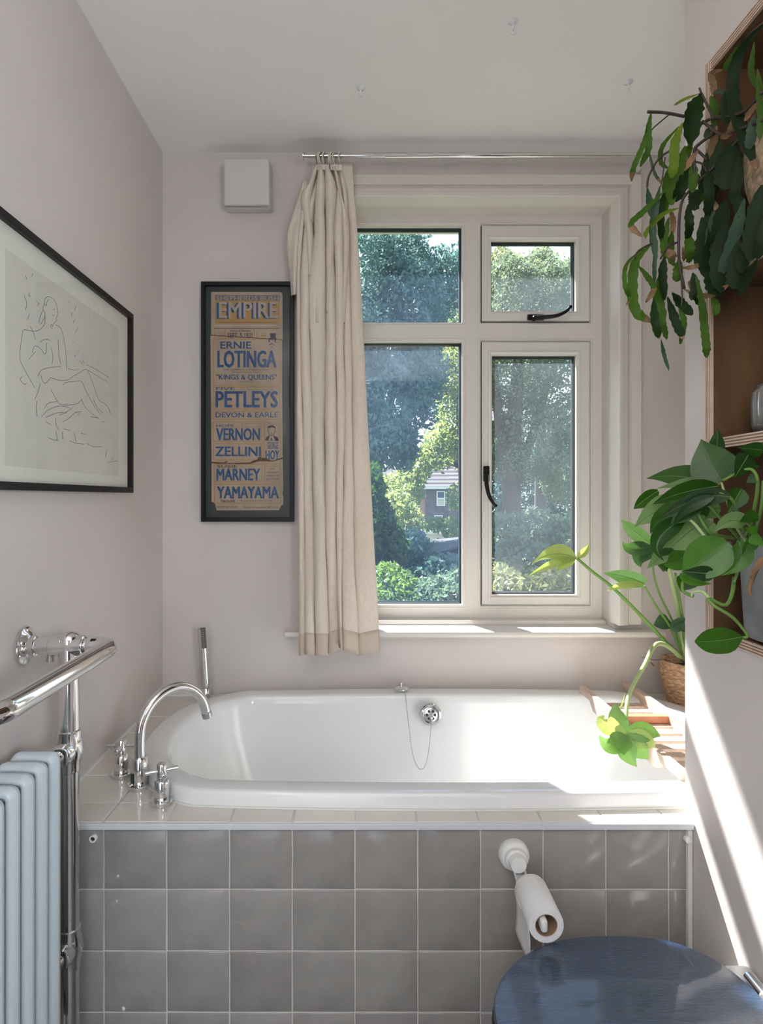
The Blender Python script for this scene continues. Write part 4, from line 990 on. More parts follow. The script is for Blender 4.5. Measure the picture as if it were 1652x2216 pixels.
L((1608, 1000, 1.0), (1645, 1010, .98), 38, LD, roll=-.3); L((1640, 1030, .97), (1615, 1045, .98), 22, LG)
L((1560, 1100, 1.05), (1500, 1120, 1.08), 40, LU, bend=(0, -4)); L((1545, 1130, 1.04), (1515, 1175, 1.06), 44, LU, bend=(-6, 0))
L((1520, 1085, 1.06), (1480, 1150, 1.08), 40, LG, bend=(6, 0)); L((1475, 1150, 1.07), (1440, 1120, 1.1), 34, LG)
L((1490, 1195, 1.02), (1436, 1222, 1.06), 46, LB, bend=(0, 8)); L((1460, 1190, 1.06), (1444, 1238, 1.08), 40, LG, bend=(-10, 0))
L((1609, 1378, .965), (1504, 1388, .97), 56, LG, bend=(-4, 4), fold=.12, prof=[.05, .5, .85, 1, 1, .98, .9, .75, .5, .05])
for s_ in ([(1590, 1250, 1.0), (1585, 1285, .98), (1570, 1310, .965), (1535, 1295, .97), (1545, 1310, .96), (1585, 1335, .955), (1612, 1365, .96), (1618, 1378, .96), (1609, 1379, .965)],
           [(1600, 1170, 1.02), (1598, 1230, .99), (1590, 1260, .98)], [(1615, 1170, 1.05), (1590, 1130, 1.0), (1562, 1045, 1.03)], [(1615, 1165, 1.05), (1590, 1090, 1.0), (1560, 1066, 1.0), (1520, 1072, 1.03)],
           [(1620, 1165, 1.05), (1640, 1060, .98), (1632, 1020, .97), (1608, 1018, .98), (1565, 1040, 1.0)], [(1600, 1165, 1.06), (1550, 1110, 1.03), (1525, 1085, 1.05)], [(1590, 1165, 1.06), (1535, 1150, 1.03), (1500, 1092, 1.05), (1480, 1098, 1.07)],
           [(1580, 1175, 1.05), (1545, 1180, 1.0), (1500, 1130, 1.03), (1480, 1122, 1.05)], [(1605, 1165, 1.05), (1625, 1142, .98), (1617, 1131, .97)], [(1630, 1165, 1.05), (1648, 1100, 1.0), (1652, 1040, .99)],
           [(1500, 1290, .985), (1480, 1280, 1.0), (1478, 1262, 1.0), (1485, 1245, 1.0)], [(1535, 1295, .97), (1520, 1280, .98), (1500, 1282, .985), (1498, 1292, .985)]):
    stem(po, s_, 0.0032, STEM if rng.random() < .6 else STEML)
stem(po, [(1640, 1225, .955), (1632, 1245, .95), (1622, 1275, .95), (1626, 1290, .95)], 0.004, DEADM, 'dried_vine')
leaf(po, (1655, 1205, .95), (1622, 1250, .945), 14, DEADM, name='dried_leaf')

# ---- monstera in seagrass basket
mc = Vector((1.060, 1.915, ZD+0.002))
mo = thing('monstera_plant', 'young monstera with long stems in seagrass pot on bath corner', 'plant', mc)
BASK = mat('seagrass', (0.50, 0.32, 0.19), 0.85, var=0.4, vscale=60, bump=0.6, bscale=120, stretch=(1, 1, 3))
pr = []
NC = 13
for i in range(NC):
    t = i/(NC-1); r0 = 0.062+0.024*min(1, t*1.3)-0.004*max(0, t-0.8)*5
    for a in (-1, 0, 1): pr.append((r0+(0.004 if a == 0 else 0.001), 0.004+t*0.142+a*0.004))
pr.append((0.070, 0.142)); pr.append((0.066, 0.11))
m = MB().lathe(mc, pr, 56); rr_ = random.Random(5)
m.v = [(x+rr_.uniform(-.0012, .0012), y+rr_.uniform(-.0012, .0012), z+rr_.uniform(-.0008, .0008)) for x, y, z in m.v]
m.build('basket', BASK, mo, smooth='all')
MB().lathe(mc+Vector((0, 0, 0.122)), [(0.068, 0), (0.03, 0.006), (0.001, 0.007)], 20).build('soil', SOIL, mo, smooth=True)
for s_, r_, mt in (([(1484, 1432, 1.91), (1455, 1402, 1.88), (1440, 1388, 1.86), (1400, 1345, 1.84), (1330, 1275, 1.82), (1280, 1235, 1.81), (1250, 1209, 1.80)], .0065, STEM),
                   ([(1478, 1428, 1.90), (1455, 1405, 1.84), (1432, 1393, 1.76), (1415, 1400, 1.70), (1395, 1440, 1.64), (1372, 1480, 1.58), (1358, 1520, 1.52), (1355, 1586, 1.475)], .0075, STEML),
                   ([(1480, 1420, 1.91), (1470, 1330, 1.9), (1455, 1260, 1.88), (1442, 1205, 1.86)], .0095, STEML), ([(1482, 1425, 1.91), (1452, 1360, 1.88), (1420, 1310, 1.86), (1395, 1268, 1.84)], .0042, STEM),
                   ([(1480, 1420, 1.91), (1456, 1345, 1.89), (1430, 1290, 1.88), (1416, 1245, 1.87), (1413, 1200, 1.86)], .004, STEM), ([(1486, 1430, 1.91), (1482, 1390, 1.9), (1478, 1340, 1.88), (1462, 1240, 1.86)], .006, STEM),
                   ([(1484, 1430, 1.91), (1468, 1395, 1.9), (1450, 1360, 1.89)], .003, STEM)):
    stem(mo, s_, r_, mt, n=40)
stem(mo, [(1480, 1440, 1.84), (1436, 1428, 1.84), (1415, 1428, 1.83), (1400, 1422, 1.83), (1388, 1423, 1.83)], .0012, SD, 'aerial_root'); stem(mo, [(1408, 1432, 1.83), (1415, 1440, 1.83), (1417, 1441, 1.83)], .002, SD, 'aerial_root')
leaf(mo, (1248, 1208, 1.80), (1150, 1222, 1.76), 44, MY, bend=(-2, -16), roll=-.5, fold=.25, cuts=0.0, prof=[.1, .7, .95, 1, .9, .7, .5, .3, .12, 0])
leaf(mo, (1248, 1208, 1.80), (1142, 1248, 1.74), 20, MY, bend=(4, -8), roll=-.3, fold=.3, prof=OVATE)
leaf(mo, (1246, 1210, 1.80), (1201, 1236, 1.76), 18, MY, bend=(2, -2), prof=OVATE)
leaf(mo, (1249, 1207, 1.80), (1274, 1176, 1.82), 17, MY, bend=(6, 0), fold=.5)
leaf(mo, (1396, 1263, 1.84), (1307, 1240, 1.82), 40, MG, bend=(0, -4), roll=.35, fold=.2, prof=[.5, .75, .9, .95, .9, .8, .65, .45, .25, 0])
leaf(mo, (1396, 1265, 1.84), (1314, 1279, 1.80), 18, MY, bend=(-4, -6), fold=.4, prof=OVATE)
# drooping split leaf
MM = mat('monstera_leaf_mid', (0.13, 0.27, 0.06), 0.3, trans=.3, tcol=(.16, .30, .04), var=.15, vscale=18)
LOB = [.35, .62, .85, 1, .98, .9, .75, .5, .25, 0]
for t_, w_2, be, mt in (((1297, 1590, 1.45), 40, (-4, 22), MM), ((1309, 1548, 1.49), 40, (-22, -4), MY), ((1334, 1520, 1.50), 40, (-8, 0), MM), ((1322, 1612, 1.44), 36, (-6, 4), MM), ((1380, 1660, 1.44), 44, (-10, 2), MM), ((1405, 1643, 1.45), 46, (2, 4), MM),
                        ((1430, 1594, 1.46), 44, (4, -8), MM), ((1420, 1618, 1.45), 42, (6, -2), MY), ((1352, 1634, 1.44), 34, (-4, 2), MM)):
    leaf(mo, (1356, 1590, 1.47), t_, w_2, mt, bend=be, fold=.12, prof=LOB, name='leaf_lobe')
leaf(mo, (1330, 1540, 1.50), (1352, 1498, 1.50), 4, MY, bend=(4, 10), prof=OVATE, name='leaf_tip')
# shiny folded leaf and other upper leaves
leaf(mo, (1412, 1180, 1.86), (1345, 1125, 1.84), 34, MG, bend=(-10, -8), roll=.3, fold=.3); leaf(mo, (1412, 1182, 1.86), (1348, 1170, 1.82), 34, MG, bend=(-14, 12), roll=-.3, fold=.3)
leaf(mo, (1414, 1172, 1.88), (1388, 1228, 1.86), 44, MG, bend=(-14, 4)); leaf(mo, (1440, 1205, 1.88), (1436, 1238, 1.86), 40, MG)
leaf(mo, (1448, 1340, 1.89), (1415, 1352, 1.88), 36, MG, bend=(0, 2), prof=[.5, .9, 1, .95, .9, .8, .7, .5, .3, 0])
leaf(mo, (1460, 1368, 1.86), (1488, 1336, 1.86), 26, MG, bend=(-4, -4)); leaf(mo, (1490, 1358, 1.86), (1458, 1357, 1.84), 20, MG)

# ---- epiphyte with strap leaves in woven hanging basket
ep_c = Vector((0.785, 1.02, zs2+T/2+0.001))
ep = thing('strap_leaf_plant', 'trailing cactus plant with dark strap leaves and brown tips in woven basket on top shelf', 'plant', ep_c)
pr = [(0.045, 0), (0.072, 0.03), (0.092, 0.075), (0.104, 0.125), (0.106, 0.17), (0.102, 0.19), (0.098, 0.19), (0.09, 0.16)]
NU, NVv = 60, 22; v = []; f = []
def rad(h):
    for i in range(4):
        if pr[i][1] <= h <= pr[i+1][1]: t = (h-pr[i][1])/(pr[i+1][1]-pr[i][1]); return pr[i][0]+(pr[i+1][0]-pr[i][0])*t
    return pr[4][0]
SUBW = 3
for j in range(NVv*SUBW+1):
    h = 0.185*j/(NVv*SUBW); r0 = rad(h)
    for k in range(NU*SUBW):
        cell = (j//SUBW+k//SUBW) % 2; jj = (j % SUBW)/SUBW; kk = (k % SUBW)/SUBW
        off = 0.0032*(math.sin(PI*jj) if cell else math.sin(PI*kk))
        a = 2*PI*k/(NU*SUBW)+0.3*h; v.append((ep_c.x+(r0+off)*math.cos(a), ep_c.y+(r0+off)*math.sin(a), ep_c.z+h))
nn = NU*SUBW
for j in range(NVv*SUBW):
    for k in range(nn): q = (k+1) % nn; f.append((j*nn+k, j*nn+q, (j+1)*nn+q, (j+1)*nn+k))
f.append(tuple(range(nn)))
MB().add(v, f).build('woven_basket', mat('woven_palm', (0.30, 0.22, 0.14), 0.8, var=0.35, vscale=70), ep, smooth='all', fix=True)
MB().lathe(ep_c+Vector((0, 0, 0.165)), [(0.10, 0), (0.04, 0.01), (0.001, 0.011)], 20).build('soil', SOIL, ep, smooth=True)
def dcap(px, d): return min(d, (XR-0.02)*F/(px-CX))
def strap(pts, wpx, m_, d=1.14, dead=0.0, dd=None, flat=0.0):
    n = len(pts)*9; dd = dd if dd is not None else rng.uniform(-.02, .02)
    pts3 = [P(x, y, dcap(x, d+dd+0.015*math.sin(i*1.3+x))) for i, (x, y) in enumerate(pts)]
    q = interp(pts3, n); v = []; f = []; fd = []; view = Vector((0, 0, H)); tw = rng.uniform(-.7, .7); W = 2; k0 = rng.uniform(0, 6)
    for i, p in enumerate(q):
        s_ = i/(n-1); t = (q[min(i+1, n-1)]-q[max(i-1, 0)]).normalized(); vd = (view-p).normalized()
        side = t.cross(vd).normalized(); nr = side.cross(t); a = tw*s_; side = side*math.cos(a)+nr*math.sin(a); nr = side.cross(t)
        w = wpx/F*d/2*(0.10+0.90*min(1, s_*3.0)**0.8)*min(1, (1-s_)*4+0.28)*(1+0.09*math.sin(i*1.35+k0))
        for k in range(-W, W+1):
            v.append(p+side*(w*k/W)+nr*(0.25*w*abs(k)/W))
    M = 2*W+1; cut = int((1-dead)*n)
    for i in range(n-1):
        for k in range(2*W):
            a = i*M+k; (f if i < cut else fd).append((a, a+1, a+M+1, a+M))
    o = MB().add(v, f).build('leaf', m_, ep, smooth='all', fix=False)
    if fd: MB().add(v, fd).build('dead_tip', DEADM, o, smooth='all', fix=False)
S = [([(1410,242),(1404,281),(1404,322),(1386,361)],13,EG,0),([(1402,275),(1392,315),(1372,362),(1367,392)],11,EG,.25),([(1516,205),(1500,250),(1493,313)],36,ED,0),([(1539,207),(1548,240),(1551,273)],18,EG,0),
([(1552,272),(1542,320),(1527,358)],17,DEADM,0),([(1513,203),(1482,215),(1459,228)],6,EY,.2),([(1479,265),(1462,308),(1459,356),(1454,385)],19,EY,0),([(1470,273),(1435,316),(1431,349),(1446,364)],10,EG,0),
([(1404,322),(1416,371),(1433,398)],6,EB,.25),([(1484,316),(1469,362),(1456,403),(1454,444)],26,EG,0),([(1496,360),(1475,403),(1462,437)],26,ED,0),([(1401,406),(1408,444),(1413,471)],14,EB,0),
([(1429,403),(1419,450),(1413,500),(1418,560)],15,EB,0),([(1442,411),(1394,457),(1367,486),(1390,512)],13,EG,.3),([(1440,413),(1430,460),(1432,530)],16,ED,0),([(1470,450),(1435,464),(1401,500),(1397,516)],10,EY,0),
([(1448,362),(1440,403),(1443,462)],13,EG,0),([(1527,362),(1536,417),(1532,470)],20,ED,0),([(1502,349),(1500,417)],18,EG,0),([(1512,376),(1520,417),(1514,440)],13,EG,0),([(1496,410),(1505,430),(1500,455)],24,ED,0),
([(1528,438),(1545,440),(1551,455),(1538,458)],10,DEADM,0),([(1451,452),(1458,480),(1456,510)],12,DEADM,0),([(1489,444),(1492,484),(1488,520)],18,ED,0),
([(1409,529),(1376,567),(1369,624),(1377,675),(1414,698)],21,EG,.12),([(1398,533),(1357,572),(1353,617),(1363,645),(1356,660)],9,EG,.15),([(1379,572),(1401,598),(1415,625),(1398,655)],12,EG,.35),([(1424,520),(1417,570),(1417,615)],9,EB,0),
([(1439,555),(1434,595),(1438,650)],18,ED,0),([(1425,600),(1426,650),(1437,702)],21,EG,0),([(1415,646),(1418,697),(1427,733)],17,ED,.04),([(1432,668),(1436,704),(1444,734)],13,EG,0),
([(1431,734),(1438,769),(1448,802)],8,EB,0),([(1445,642),(1463,697),(1479,734)],18,ED,.08),([(1470,668),(1481,697),(1473,745)],13,EG,0),([(1455,633),(1477,660),(1499,682)],20,ED,0),
([(1506,593),(1519,653),(1525,711),(1529,750),(1530,774)],16,EG,0),([(1545,450),(1537,520),(1533,558)],19,EB,0),([(1490,500),(1493,540),(1494,568)],20,EG,0),([(1540,640),(1551,662),(1549,683)],14,EG,0),
([(1617,83),(1590,120),(1566,152)],15,EG,.0),([(1566,150),(1540,160),(1545,185),(1543,205)],13,DEADM,0),([(1652,55),(1610,100),(1588,160),(1590,230),(1615,300),(1637,365)],23,ED,.06),
([(1590,305),(1577,360),(1572,410)],48,ED,0),([(1632,250),(1628,290),(1622,325)],20,EB,0),([(1650,400),(1640,480),(1625,562)],40,ED,0),([(1585,410),(1598,440),(1602,470)],20,ED,0),([(1612,430),(1588,520),(1556,606)],24,EB,0),
([(1600,520),(1596,580),(1592,625)],36,ED,0),([(1570,480),(1562,560),(1565,632)],42,ED,0),([(1633,90),(1627,158),(1648,195)],11,EG,0),([(1572,196),(1574,230),(1578,268)],24,ED,0),([(1640,560),(1620,600),(1600,640)],16,ED,0),
([(1520,470),(1525,540),(1530,600)],30,ED,0),([(1548,560),(1545,610),(1560,640)],36,ED,0),([(1500,590),(1505,620),(1498,650)],18,ED,0),([(1455,500),(1452,540),(1460,575)],18,EG,0),([(1470,560),(1468,590),(1465,610)],20,EG,0),
([(1478,580),(1500,578),(1515,572)],10,DEADM,0),([(1490,610),(1500,615),(1505,625)],18,DEADM,0),([(1480,625),(1510,640),(1545,637),(1585,612)],12,DEADM,0),([(1445,540),(1455,553),(1458,560)],16,DEADM,0),([(1478,535),(1484,560),(1480,545)],12,DEADM,0),
([(1530,330),(1528,380),(1520,420)],20,ED,0),([(1560,300),(1548,370),(1545,430)],26,ED,0),([(1500,300),(1490,330),(1484,370)],14,EG,0),([(1520,500),(1512,540),(1515,580)],20,ED,0),([(1448,470),(1438,520),(1440,560)],16,EG,0),
([(1570,430),(1560,480),(1550,530)],30,ED,0),([(1545,420),(1540,470),(1555,540)],26,ED,0),([(1478,330),(1485,345),(1487,360)],9,DEADM,0),([(1512,325),(1497,345),(1481,370)],12,DEADM,0),([(1590,250),(1580,285),(1560,300)],14,DEADM,0),
([(1650,470),(1652,520),(1640,560)],20,ED,0),([(1640,150),(1650,240),(1645,300)],16,EG,0),([(1545,300),(1530,290),(1552,262)],12,EB,0),([(1575,205),(1560,198),(1545,200)],9,EB,0),([(1600,330),(1595,400),(1583,440)],20,ED,0),
([(1652,215),(1630,235),(1612,262)],10,DEADM,0),([(1630,500),(1612,550),(1606,590)],26,ED,0),([(1500,640),(1515,655),(1522,640)],12,ED,0)]
for pts, w, m_, dead in S: strap(pts, w, m_, dead=dead)
for s_, r_ in (([(1652, 198), (1606, 244), (1545, 255), (1512, 272)], .0028), ([(1482, 252), (1440, 244), (1402, 242)], .0028), ([(1545, 256), (1530, 225), (1519, 203), (1514, 205)], .0022), ([(1519, 203), (1514, 190)], .0018),
               ([(1550, 285), (1510, 315), (1503, 330), (1504, 376)], .003), ([(1600, 300), (1545, 362), (1495, 410), (1473, 450), (1470, 560), (1482, 625)], .0026), ([(1452, 325), (1425, 345), (1405, 380), (1401, 405)], .0020),
               ([(1450, 247), (1420, 272), (1410, 282)], .0013), ([(1652, 260), (1600, 280), (1560, 290), (1520, 262)], .0026), ([(1470, 523), (1445, 535), (1430, 560)], .002), ([(1412, 527), (1398, 533), (1380, 545), (1374, 560)], .0016),
               ([(1505, 322), (1520, 335), (1530, 345)], .0025), ([(1505, 350), (1520, 355), (1530, 372)], .0018), ([(1652, 50), (1622, 75), (1617, 84)], .0022), ([(1475, 600), (1477, 640), (1476, 662)], .0015), ([(1440, 340), (1435, 380), (1430, 405)], .0012)):
    q = interp([P(x, y, dcap(x, 1.125)) for x, y in s_], 20); MB().tube(q, r_, 7).build('stem', SD, ep, smooth='all')

# ---------------------------------------------------------------- bath caddy
cz = ZRM+0.0005
cd = thing('bath_caddy', 'pale wooden slatted bath rack lying across the right end of the bath', 'bath rack', (0.82, 1.65, cz))
def rail(x0, x1, y0, y1):
    # side profile (y, z): thin ends resting on the rims, deeper middle
    pr = [(y0, cz), (y0, cz+0.022), (y1, cz+0.022), (y1, cz), (y1-0.085, cz), (y1-0.115, cz-0.024), (y0+0.115, cz-0.024), (y0+0.085, cz)]
    MB().poly([(x0, y, z) for y, z in pr], (x1-x0, 0, 0)).build('side_rail', WOODC, cd, bevel=0.0015)
rail(0.722, 0.740, 1.345, 1.958); rail(0.884, 0.902, 1.345, 2.005)
for k, yy in enumerate((1.865, 1.815, 1.765, 1.70, 1.65, 1.60, 1.55, 1.50, 1.45)):
    MB().box((0.7395, yy-0.016, cz-0.018), (0.8845, yy+0.016, cz-0.009)).build('slat', WOODC, cd, bevel=0.001)
MB().box((0.7395, 1.705, cz-0.008), (0.8845, 1.728, cz+0.012)).build('stop_bar', mat('caddy_red_wood', (0.50, 0.22, 0.12), 0.45, var=0.15, vscale=20), cd, bevel=0.0015)

# ---------------------------------------------------------------- outside
GZ = H-4.6
o = MB().box((-40, 2.4, GZ-0.2), (40, 80, GZ)).build('garden_ground', mat('garden_ground', (0.07, 0.10, 0.03), 0.95, var=0.3, vscale=1)); tag(o, kind='structure')
def fol(name, col, tcol, tr=0.45): return mat(name, col, 0.5, trans=tr, tcol=tcol, var=0.25, vscale=1.2)
F1 = fol('foliage_haze_blue', (0.09, 0.18, 0.20), (0.15, 0.28, 0.21), .42); F2 = fol('foliage_green', (0.075, 0.13, 0.045), (0.19, 0.32, 0.07)); F3 = fol('foliage_yellow_green', (0.15, 0.21, 0.09), (0.42, 0.50, 0.16), .45); F4 = fol('foliage_olive', (0.17, 0.20, 0.11), (0.42, 0.45, 0.20), .45)  # blue-green foliage: shadow haze is tinted into the leaf colour
F5 = fol('foliage_dark', (0.022, 0.06, 0.022), (0.06, 0.16, 0.02), .3); F6 = fol('foliage_silver', (0.13, 0.20, 0.16), (0.21, 0.32, 0.19), .4)
F7 = fol('foliage_grey_green', (0.17, 0.22, 0.17), (0.27, 0.34, 0.18), .42)
nrs = np.random.RandomState(11)
def leaves(name, blobs, m_, parent, size, dens, shell=0.55):
    """leaf cloud: blobs = (px, py, depth, radius px x, radius px y, depth radius m)"""
    Vs = []
    for (px, py, d, rx, ry, rd) in blobs:
        c = P(px, py, d); RX_, RZ_ = rx/F*d, ry/F*d; n = int(dens*(RX_*RZ_+RX_*rd+RZ_*rd))
        u = nrs.normal(size=(n, 3)); u /= np.linalg.norm(u, axis=1)[:, None]; r = shell+(1-shell)*nrs.rand(n)**0.6
        lump = 1+0.16*np.sin(u[:, 0]*7+px)*np.sin(u[:, 2]*6+py)+0.08*np.sin(u[:, 1]*13+u[:, 2]*11)
        p = u*(r*lump)[:, None]*np.array([RX_, rd, RZ_])+np.array(c)
        a = nrs.normal(size=(n, 3)); a /= np.linalg.norm(a, axis=1)[:, None]; b = np.cross(a, nrs.normal(size=(n, 3))); b /= np.linalg.norm(b, axis=1)[:, None]
        s_ = size*(0.6+0.8*nrs.rand(n))[:, None]
        q = np.stack([p-a*s_, p+b*s_*0.45, p+a*s_, p-b*s_*0.45], 1); Vs.append(q.reshape(-1, 3))
    V = np.concatenate(Vs).astype(np.float32)-np.array(ORG[parent.name], dtype=np.float32); nq = len(V)//4
    me = bpy.data.meshes.new(name); me.vertices.add(len(V)); me.vertices.foreach_set('co', V.ravel()); me.loops.add(nq*4); me.loops.foreach_set('vertex_index', np.arange(nq*4, dtype=np.int32))
    me.polygons.add(nq); me.polygons.foreach_set('loop_start', np.arange(0, nq*4, 4, dtype=np.int32)); me.update(); me.validate(); me.materials.append(m_)
    o = bpy.data.objects.new(name, me); COL.objects.link(o); o.parent = parent; ORG[o.name] = ORG[parent.name]; o['kind'] = 'stuff'
    return o
BARK = mat('bark', (0.10, 0.085, 0.075), 0.9, bump=0.6, bscale=12)
def tree(name, label, base, blobs, m_, size, dens, trunk=None, r=0.2, cat='tree', group=None, shell=.55):
    t = thing(name, label, cat, base, group)
    if trunk is None:
        px_, py_, d_ = blobs[0][:3]; trunk = [[(px_, py_, d_), (px_+2, (py_+CY+(H-GZ)*F/d_)/2, d_), (px_, CY+(H-GZ)*F/d_-1, d_)][::-1]]; r = 0.05
    leaves('foliage', blobs, m_, t, size, dens, shell)
    for k, tk in enumerate(trunk or []):
        q = interp([P(*a) for a in tk], 14); rr = r*(1 if k == 0 else .5)
        MB().tube(q, [rr*(1-.6*i/13) for i in range(14)], 10).build('trunk' if k == 0 else 'branch', BARK, t, smooth='all')
    return t
def gbase(px, d): return Vector((XW(px, d), d, GZ))
tree('tall_tree', 'tall dark blue-green tree filling the left window panes', gbase(800, 11),
     [(780, 600, 11, 120, 110, 1.6), (860, 560, 11.5, 70, 60, 1.2), (880, 660, 11, 90, 80, 1.5), (960, 620, 11.5, 50, 70, 1.2), (820, 760, 11, 120, 90, 1.6), (850, 860, 10.5, 100, 90, 1.4), (830, 950, 10.5, 70, 60, 1.2), (905, 800, 10.5, 60, 90, 1.1), (760, 860, 11, 70, 160, 1.4), (875, 970, 10.5, 30, 50, .6)], F1, 0.045, 2500,
     [[(800, 2600, 11), (800, 1900, 11), (805, 1400, 11), (815, 1000, 11), (830, 700, 11)], [(812, 950, 11), (850, 850, 11), (880, 700, 11)], [(812, 900, 11), (780, 780, 11), (770, 650, 11)]], .22)
tree('tall_tree', 'yellow-green sunlit tree between the dark tree and the house', gbase(985, 16),
     [(975, 800, 16, 50, 60, 1.5), (990, 900, 16, 50, 70, 1.5), (950, 970, 15.5, 40, 50, 1.2), (985, 720, 17, 45, 50, 1.5), (905, 1010, 15, 30, 45, 1), (880, 1060, 15, 40, 50, 1.2), (1010, 980, 16, 30, 40, 1)], F3, 0.07, 900,
     [[(1010, 2000, 16), (1010, 1400, 16), (1000, 1050, 16), (990, 850, 16)], [(1000, 1010, 16), (950, 1000, 15.5), (905, 1050, 15)]], .15)
tree('tall_tree', 'broad grey-green tree with a thick trunk seen through the casement pane', gbase(1110, 14),
     [(1100, 640, 14, 60, 70, 1.5), (1165, 640, 14.5, 70, 60, 1.6), (1215, 680, 14, 60, 60, 1.5), (1120, 800, 14, 90, 90, 1.8), (1210, 820, 14, 70, 100, 1.7), (1060, 740, 14, 60, 80, 1.5), (1150, 960, 14, 90, 90, 1.6), (1225, 1000, 14, 50, 100, 1.5), (1090, 590, 14, 30, 35, .8), (1160, 575, 14.5, 28, 25, .8), (1225, 600, 14.5, 40, 35, .8), (1085, 960, 14.5, 40, 60, 1.2)], F7, 0.045, 1800,
     [[(1112, 2200, 14), (1110, 1500, 14), (1108, 1150, 14), (1108, 1000, 14), (1118, 850, 14), (1130, 700, 14)], [(1106, 1040, 13.6), (1085, 940, 13.6), (1070, 800, 13.7), (1068, 700, 13.8)], [(1110, 1050, 14), (1150, 950, 14), (1190, 820, 14)], [(1112, 980, 13.5), (1120, 900, 13.5), (1128, 800, 13.5)]], .30)
tree('tall_tree', 'olive-green treetop behind the upper casement pane against the sky', gbase(1170, 20),
     [(1090, 640, 20, 55, 70, 2), (1150, 620, 20, 60, 50, 2), (1215, 650, 20, 60, 60, 2), (1080, 570, 20, 22, 26, 1), (1165, 565, 20, 24, 22, 1), (1230, 600, 20, 26, 22, 1), (1140, 700, 20, 90, 60, 2)], F4, 0.075, 800, [[(1170, 1900, 20), (1170, 900, 20), (1165, 650, 20)]], .25)
tree('garden_tree', 'dark leafy climber tree beside the curtain edge in lower left pane', gbase(815, 7),
     [(810, 1060, 7, 22, 60, .5), (820, 1130, 7, 34, 60, .5), (845, 1190, 7, 40, 60, .5), (800, 1190, 7, 40, 90, .5), (830, 1240, 7, 50, 50, .5)], F5, 0.045, 2600, [[(830, 2000, 7), (828, 1400, 7), (820, 1100, 7)]], .06)
tree('garden_shrub', 'pale yellow-green shrub in front of the distant houses', gbase(865, 13),
     [(855, 1100, 13, 36, 40, .8), (880, 1130, 13, 40, 40, .8), (840, 1060, 14, 26, 30, .8), (850, 1165, 12, 30, 22, .6)], F3, 0.05, 1500, None, cat='shrub')
tree('garden_shrub', 'blue-green shaded shrub above the timber shed', gbase(890, 8),
     [(890, 1180, 8, 40, 36, .5), (905, 1230, 8, 60, 40, .5), (960, 1235, 7.5, 60, 36, .5), (870, 1220, 8, 34, 60, .5)], F1, 0.045, 2600, None, cat='shrub')
tree('garden_shrub', 'bright green rounded shrub at bottom of lower left pane', gbase(865, 5.5),
     [(855, 1270, 5.5, 46, 40, .4), (880, 1300, 5.3, 50, 50, .4), (840, 1235, 5.6, 30, 16, .3), (830, 1320, 5.4, 40, 30, .3)], F2, 0.028, 5200, None, cat='shrub')
tree('garden_shrub', 'grey-green feathery shrub beside the mullion at bottom of left pane', gbase(960, 5.2),
     [(940, 1280, 5.2, 50, 34, .35), (985, 1275, 5.2, 40, 36, .35), (1010, 1290, 5.2, 40, 40, .35), (955, 1255, 5.2, 12, 18, .1), (985, 1245, 5.2, 9, 20, .1), (905, 1320, 5, 60, 30, .3)], F6, 0.026, 5200, None, cat='shrub')
tree('garden_shrub', 'yellow-green flowering shrub in front of the brick house', gbase(985, 14),
     [(975, 1140, 14, 30, 22, .6), (940, 1135, 14.5, 26, 16, .6), (990, 1165, 13.5, 26, 20, .6), (985, 1075, 15, 18, 30, .6)], F3, 0.05, 1500, None, cat='shrub')
tree('garden_shrub', 'wide grey-green shrub low behind the casement pane', gbase(1150, 9),
     [(1090, 1160, 9, 50, 50, .8), (1160, 1150, 9.3, 60, 50, .8), (1225, 1170, 9, 50, 60, .8), (1140, 1220, 8.5, 90, 50, .8)], F6, 0.045, 2200, None, cat='shrub')
tree('garden_shrub', 'light green shrub at bottom of the casement pane', gbase(1110, 6),
     [(1090, 1270, 6, 50, 50, .5), (1180, 1280, 6, 60, 46, .5), (1240, 1270, 6, 40, 50, .5)], F4, 0.03, 3600, None, cat='shrub')
tree('tall_hedge', 'tall dense hedge line closing the far side of the garden on the right', gbase(1150, 22),
     [(1060, 1090, 22, 60, 70, 1.2), (1140, 1080, 22, 70, 80, 1.2), (1230, 1080, 22, 70, 90, 1.2), (1200, 1000, 23, 70, 60, 1.2), (1060, 1010, 23, 50, 60, 1.2)], F1, 0.085, 800, None, cat='hedge')
tree('tall_hedge', 'low dense hedge behind the sunlit tree in the left pane', gbase(800, 24),
     [(760, 1000, 24, 60, 110, 1.2), (800, 1080, 24, 40, 60, 1.2)], F2, 0.085, 800, None, cat='hedge')
# far houses
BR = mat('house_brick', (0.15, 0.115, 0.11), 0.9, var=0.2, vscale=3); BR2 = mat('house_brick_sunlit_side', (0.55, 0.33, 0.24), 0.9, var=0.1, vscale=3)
RT = mat('roof_tile', (0.36, 0.29, 0.26), 0.9); RW = mat('pale_render', (0.72, 0.68, 0.66), 0.9, var=0.1, vscale=2); WF = mat('white_gloss', (0.8, 0.8, 0.8), 0.4); GD = mat('dark_pane', (0.10, 0.13, 0.18), 0.15)
DH = 35.0
hs_ = thing('brick_house', 'distant brick house with tiled roof and a white sash window', 'house', gbase(950, DH))
x0, x1 = XW(922, DH), XW(1040, DH); ze = ZW(1054, DH)
MB().box((x0, DH, GZ), (x1, DH+7, ze)).build('wall', BR, hs_)
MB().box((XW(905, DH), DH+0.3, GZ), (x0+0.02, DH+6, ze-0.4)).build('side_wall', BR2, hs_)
rf = MB().poly([(x0-0.2, DH-0.3, ze), (x0-0.2, DH+7.3, ze), (x0-0.2, DH+3.5, ze+2.2)], (x1-x0+0.4, 0, 0)).build('roof', RT, hs_)
m = MB()
